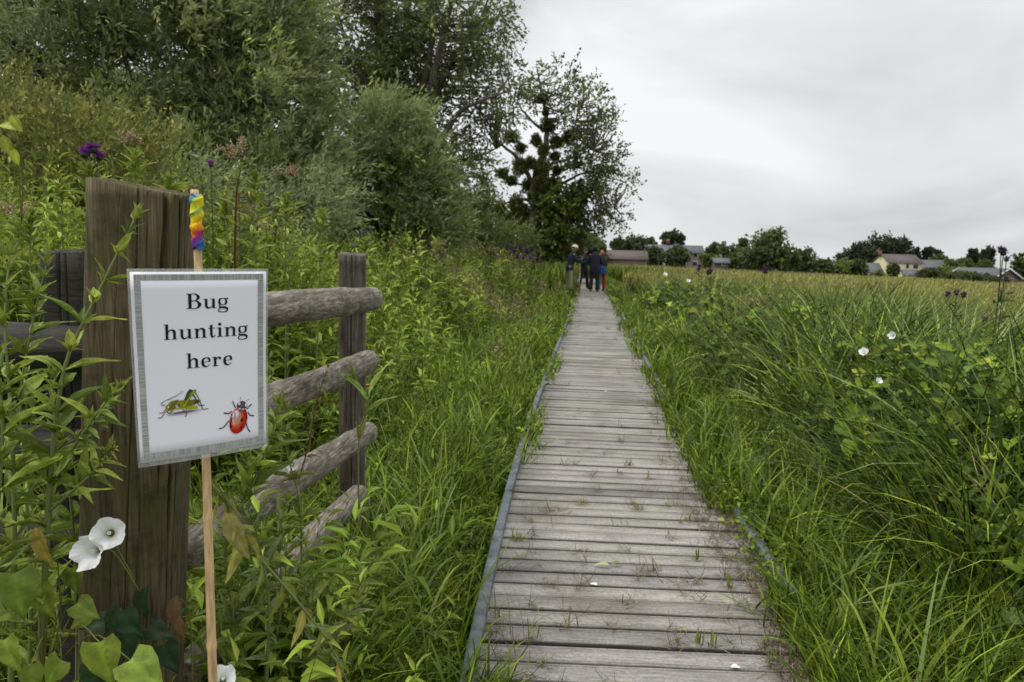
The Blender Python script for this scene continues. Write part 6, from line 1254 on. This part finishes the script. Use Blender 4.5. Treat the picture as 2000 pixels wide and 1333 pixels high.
# ------------------------------------------------------------------ people
def skin(name, verts, edges, radii, mat, parent, root=0, sub=1):
    me = bpy.data.meshes.new(name); me.from_pydata([tuple(v) for v in verts], edges, []); o = bpy.data.objects.new(name, me); C.objects.link(o); me.materials.append(mat)
    m = o.modifiers.new('skin', 'SKIN'); m.use_smooth_shade = True; m.branch_smoothing = .6
    for i, r in enumerate(radii):
        sv_ = me.skin_vertices[0].data[i]; sv_.radius = (r, r) if not isinstance(r, tuple) else r; sv_.use_root = (i == root)
    m = o.modifiers.new('sub', 'SUBSURF'); m.levels = sub; m.render_levels = sub+1
    o.parent = parent; return o
def person(px, py, D, H, face, label, colors, arms, stance=.10, leanf=0.0, headturn=0, hat=False, hair=None, long_coat=.0, legs2=None, loc=None, step=(0, 0), headpitch=0):
    b = P(px, py, D) if loc is None else np.array(loc); root = empty('person', (b[0], b[1], b[2]), face); tag(root, label, 'person'); k = H/1.75
    skinm, jac, trs, shoe, hairm = colors
    S_ = lambda x, y, z: (x*k, (y+leanf*max(0, z-.9))*k, z*k)
    J = dict(pel=S_(0, 0, .95), waist=S_(0, 0, 1.08), chest=S_(0, .01, 1.30), neck=S_(0, -.01, 1.47), h1=S_(0, .015, 1.56), h2=S_(0, .02, 1.66))
    fe = {}
    for s in (-1, 1):
        st = step[0 if s < 0 else 1]
        fe[s] = [S_(s*.09, 0, .90), S_(s*(.095+stance*.3), .02+st*.5, .50), S_(s*(.09+stance*.6), st, .09), S_(s*(.10+stance*.7), st+.12, .035)]
    ar = {}
    for s in (-1, 1):
        el, wr = arms[0 if s < 0 else 1]
        ar[s] = [S_(s*.175, 0, 1.42), S_(s*el[0], el[1], el[2]), S_(s*wr[0], wr[1], wr[2])]
    V = [J['pel'], J['waist'], J['chest'], J['neck'], J['h1']]; R_ = [.125*k, .12*k, .135*k, .052*k, .06*k]; E_ = [(0, 1), (1, 2), (2, 3), (3, 4)]
    for s in (-1, 1):
        i = len(V); V += fe[s]; R_ += [.085*k, .06*k, .042*k, .034*k]; E_ += [(0, i), (i, i+1), (i+1, i+2), (i+2, i+3)]
        i = len(V); V += ar[s]; R_ += [.06*k, .042*k, .028*k]; E_ += [(2, i), (i, i+1), (i+1, i+2)]
        w_, e_ = np.array(ar[s][2]), np.array(ar[s][1]); d = norm(w_-e_); sd_ = norm(np.cross(d, [0, .3, 1.])); up_ = np.cross(sd_, d); pm = w_+d*.055*k; ip = len(V); V.append(tuple(pm)); R_.append((.030*k, .018*k)); E_.append((i+2, ip))
        for f in range(4):
            a_ = pm+sd_*(f-1.5)*.018*k+d*.045*k; b2 = a_+d*(.030-.004*abs(f-1.3))*k-up_*.012*k; q = len(V); V += [tuple(a_), tuple(b2)]; R_ += [.009*k, .008*k]; E_ += [(ip, q), (q, q+1)]
        a_ = pm-sd_*.035*k-d*.015*k; b2 = a_+d*.035*k-sd_*.006*k; q = len(V); V += [tuple(a_), tuple(b2)]; R_ += [.010*k, .009*k]; E_ += [(ip, q), (q, q+1)]
    body = skin('body', V, E_, R_, skinm, root)
    # head: shaped surface with brow, nose, chin, ears
    n1_, n2_ = 26, 34; th = np.linspace(0, np.pi, n1_)[:, None]; ph = np.linspace(0, 2*np.pi, n2_, endpoint=False)[None]
    x = np.sin(th)*np.sin(ph); y = np.sin(th)*np.cos(ph); z = np.cos(th)*np.ones_like(ph)
    fx = np.clip(y, 0, 1); wz = 1-.28*np.clip(-z-.2, 0, 1); X_ = x*.076*wz; Y_ = y*.096*(1-.08*np.clip(-z, 0, 1)); Z_ = z*.118
    nose = np.exp(-((x/.16)**2+((z+.12)/.22)**2))*(y > 0)*.022; brow = np.exp(-((z-.22)/.12)**2)*fx**4*.005; eye = (np.exp(-(((x-.36)/.16)**2+((z-.07)/.12)**2))+np.exp(-(((x+.36)/.16)**2+((z-.07)/.12)**2)))*(y > 0)*.008; mouth = np.exp(-((x/.3)**2+((z+.47)/.05)**2))*(y > 0)*.004; chin = np.exp(-((x/.35)**2+((z+.82)/.15)**2))*(y > 0)*.008
    ear = np.exp(-(((y-.0)/.12)**2+((z+.02)/.22)**2))*.016; Y_ = Y_+nose+brow-eye-mouth+chin; X_ = X_+np.sign(x)*ear
    c, s_ = math.cos(headturn), math.sin(headturn); cp, sp = math.cos(headpitch), math.sin(headpitch)
    def HT(a, b_, c_): b2, c2_ = b_*cp+c_*sp, -b_*sp+c_*cp; return np.stack([(a*c-b2*s_)*k+J['h2'][0], (a*s_+b2*c)*k+J['h2'][1], c2_*k+J['h2'][2]], -1)
    i = np.arange(n1_-1)[:, None]*n2_; j = np.arange(n2_)[None]; j2 = (j+1) % n2_; FQ = np.stack([i+j, i+n2_+j, i+n2_+j2, i+j2], -1).reshape(-1, 4)
    mb = MB(); mb.add(HT(X_, Y_, Z_).reshape(-1, 3), FQ); mb.build('head', skinm, root, smooth=True, keepworld=False, usecol=False)
    if hair:
        mb = MB(); cover = (z > .28) | (y < .05+.30*z) if hair == 'short' else (z > .25) | (y < .1); sc_ = 1.10 if hair == 'short' else 1.18
        q = HT(x*.076*sc_, y*.096*sc_-.006, z*.118*sc_+.002).reshape(-1, 3); q = q+rng.normal(size=q.shape)*.0015; cv = cover.ravel()
        F2 = FQ[cv[FQ].all(1)]; mb.add(q, F2); mb.build('hair', hairm, root, smooth=True, keepworld=False, usecol=False)
    if hat:
        mb = MB(); a_ = np.linspace(0, 2*np.pi, 36, endpoint=False); prof = [(.155, .035), (.150, .045), (.108, .062), (.100, .10), (.088, .135), (.06, .150), (.002, .152)]
        q = np.concatenate([HT(np.cos(a_)*r_*.95, np.sin(a_)*r_*1.08, np.full(36, h_)+(.010*np.cos(2*a_) if r_ > .14 else 0)) for r_, h_ in prof]); ii = np.arange(len(prof)-1)[:, None]*36; jj = np.arange(36)[None]; k2 = (jj+1) % 36
        mb.add(q, [np.stack([ii+jj, ii+k2, ii+36+k2, ii+36+jj], -1).reshape(-1, 4)]); ht = mb.build('hat', M['straw'], root, smooth=True, keepworld=False, usecol=False)
    # jacket: lofted torso and sleeves
    def loft(mb, rings, n=28):
        a_ = np.linspace(0, 2*np.pi, n, endpoint=False); V = []
        for x0, y0, z0, rx, ry in rings:
            c0 = np.array(S_(x0, y0, z0)); V.append(c0+np.column_stack([np.cos(a_)*rx*k, np.sin(a_)*ry*k, .004*np.sin(5*a_+z0*20)*(z0 < 1)]))
        m = len(rings); ii = np.arange(m-1)[:, None]*n; jj = np.arange(n)[None]; k2 = (jj+1) % n
        mb.add(np.concatenate(V), [np.stack([ii+jj, ii+k2, ii+n+k2, ii+n+jj], -1).reshape(-1, 4), np.stack([np.arange(n)[::-1], (m-1)*n+np.arange(n)])])
    mb = MB(); hz = .80-long_coat
    loft(mb, [(0, 0, hz, .195, .150), (0, 0, hz+.01, .20, .155), (0, 0, .98, .185, .145), (0, 0, 1.10, .175, .138), (0, .005, 1.22, .192, .148), (0, .005, 1.33, .205, .150), (0, 0, 1.40, .205, .130), (0, 0, 1.45, .165, .105), (0, -.005, 1.485, .095, .085), (0, -.005, 1.535, .074, .078)])
    for s in (-1, 1):
        q = smooth_path([np.array(ar[s][0])+np.array([-s*.03, 0, -.02]), ar[s][1], np.array(ar[s][1])+(np.array(ar[s][2])-np.array(ar[s][1]))*.95], 6)
        tube(mb, q, np.interp(np.linspace(0, 1, len(q)), [0, .15, .5, 1], [.080*k, .076*k, .062*k, .046*k])*(1+.05*np.sin(np.arange(len(q))*1.9)), 14)
    mb.build('jacket', jac, root, smooth=True, keepworld=False, usecol=False)
    def leg(mb, s):
        q = smooth_path([S_(s*.085, 0, .96)]+fe[s][:3], 6); tube(mb, q, np.interp(np.linspace(0, 1, len(q)), [0, .33, .66, 1], [.110*k, .100*k, .076*k, .068*k])*(1+.03*np.sin(np.arange(len(q))*2.3)), 14)
    if legs2:
        for s, mt in zip((-1, 1), legs2): mb = MB(); leg(mb, s); mb.build('trouser_leg', mt, root, smooth=True, keepworld=False, usecol=False)
    else:
        mb = MB(); loft(mb, [(0, 0, .80, .165, .125), (0, 0, .86, .18, .135), (0, 0, .98, .172, .13)]); leg(mb, -1); leg(mb, 1); mb.build('trousers', trs, root, smooth=True, keepworld=False, usecol=False)
    for s in (-1, 1):
        a3 = np.array(fe[s][2]); f3 = np.array(fe[s][3]); skin('shoe', [tuple(a3-[0, .03*k, .035*k]), tuple((a3+f3)/2-[0, 0, .012*k]), tuple(f3+[0, .03*k, 0])], [(0, 1), (1, 2)], [.045*k, .048*k, .04*k], shoe, root)
    return root
skn = flat('skin', (.42, .24, .16), .55, var=.05); navy = flat('navy cloth', (.013, .014, .034), .9); navy2 = flat('dark navy fleece', (.010, .016, .026), .95); black = flat('black cloth', (.012, .012, .014), .9)
khaki = flat('beige trousers', (.30, .25, .19), .9); shoeb = flat('dark shoe', (.03, .02, .018), .6); brs = flat('brown shoe', (.14, .07, .04), .6); hb = flat('black hair', (.010, .008, .008), .6); hg = flat('grey hair', (.25, .22, .19), .7); hr = flat('ginger hair', (.32, .12, .035), .6)
M['straw'] = flat('cream sun hat', (.70, .58, .38), .85, var=.04); teal = flat('teal cloth', (.02, .20, .15), .9); red = flat('red cloth', (.30, .012, .025), .9); blue = flat('blue cloth', (.01, .08, .30), .9)
relax = ((.24, .02, 1.16), (.23, .10, .93))
zd = .0
def at(px, D): c = P(px, 560, D); return (c[0], c[1], zd)
person(0, 0, 0, 1.76, math.radians(-75), 'person in cream sun hat, navy jacket and beige trousers, head bent down', (skn, navy, khaki, shoeb, hg), (((.23, .12, 1.17), (.10, .34, 1.22)), ((.23, .14, 1.18), (.08, .36, 1.26))), leanf=.22, hat=True, hair='short', stance=.08, loc=at(1111, 27.2), headpitch=.35)
person(0, 0, 0, 1.66, math.radians(-140), 'person with black hair and dark zipped jacket holding an orange and white stick', (skn, navy2, black, shoeb, hb), (((.25, .06, 1.12), (.22, .24, .95)), ((.24, .10, 1.16), (.12, .32, 1.25))), leanf=.06, hair='long', stance=.32, loc=at(1139, 28.4), headturn=-.6, headpitch=.3)
person(0, 0, 0, 1.78, math.radians(-12), 'person in long dark navy jacket seen from behind, short dark hair', (skn, navy, black, brs, hb), (((.25, .10, 1.14), (.12, .26, 1.18)), ((.25, .10, 1.14), (.14, .26, 1.16))), hair='short', stance=.05, long_coat=.05, loc=at(1160, 26.6), headturn=.2)
person(0, 0, 0, 1.60, math.radians(25), 'person with ginger hair, black top and one teal and one red trouser leg', (skn, black, red, shoeb, hr), (((.24, .08, 1.14), (.10, .24, 1.12)), ((.24, .05, 1.14), (.16, .20, 1.05))), hair='short', stance=.02, legs2=(teal, red), step=(.04, -.04), loc=at(1174.5, 27.4), leanf=.05)
wb = at(1176, 27.3); o = empty('jumper', (wb[0], wb[1]-.19, .90)); tag(o, 'bright blue jumper tied round the waist of the ginger haired person', 'jumper')
mb = MB(); tube(mb, [(wb[0]+.19*math.cos(a), wb[1]+.10+.165*math.sin(a), .95+.01*math.sin(3*a)) for a in np.linspace(-3.0, .1, 16)], .030, 8); mb.build('sleeve', blue, o, smooth=True, usecol=False)
mb = MB(); nn = 12; q = np.array([[wb[0]-.10+.20*i/(nn-1), wb[1]-.075-.02*math.sin(i*.9), z_-.02*math.sin(i*.7)*(z_ < .8)] for z_ in (.95, .84, .72) for i in range(nn)]); q2 = q+np.array([0, -.02, 0]); i_ = np.arange(2)[:, None]*nn+np.arange(nn-1)[None]
FF = np.stack([i_, i_+1, i_+1+nn, i_+nn], -1).reshape(-1, 4); mb.add(np.concatenate([q, q2]), np.concatenate([FF, FF[:, ::-1]+3*nn])); mb.build('back_panel', blue, o, usecol=False)
sk_ = at(1131, 27.9); mb = MB(); h_ = .92
for q in range(8): tube(mb, [(sk_[0]+.02*(q/8), sk_[1], .0+h_*q/8), (sk_[0]+.02*((q+1)/8), sk_[1], h_*(q+1)/8)], .014, 8, (.75, .22, .02) if (q < 3 or q > 5) else (.8, .8, .8))
o = mb.build('walking_stick', leafmat('painted stick', 0, .5), origin=(sk_[0], sk_[1], 0)); tag(o, 'orange and white stick held upright by the black haired person', 'stick')
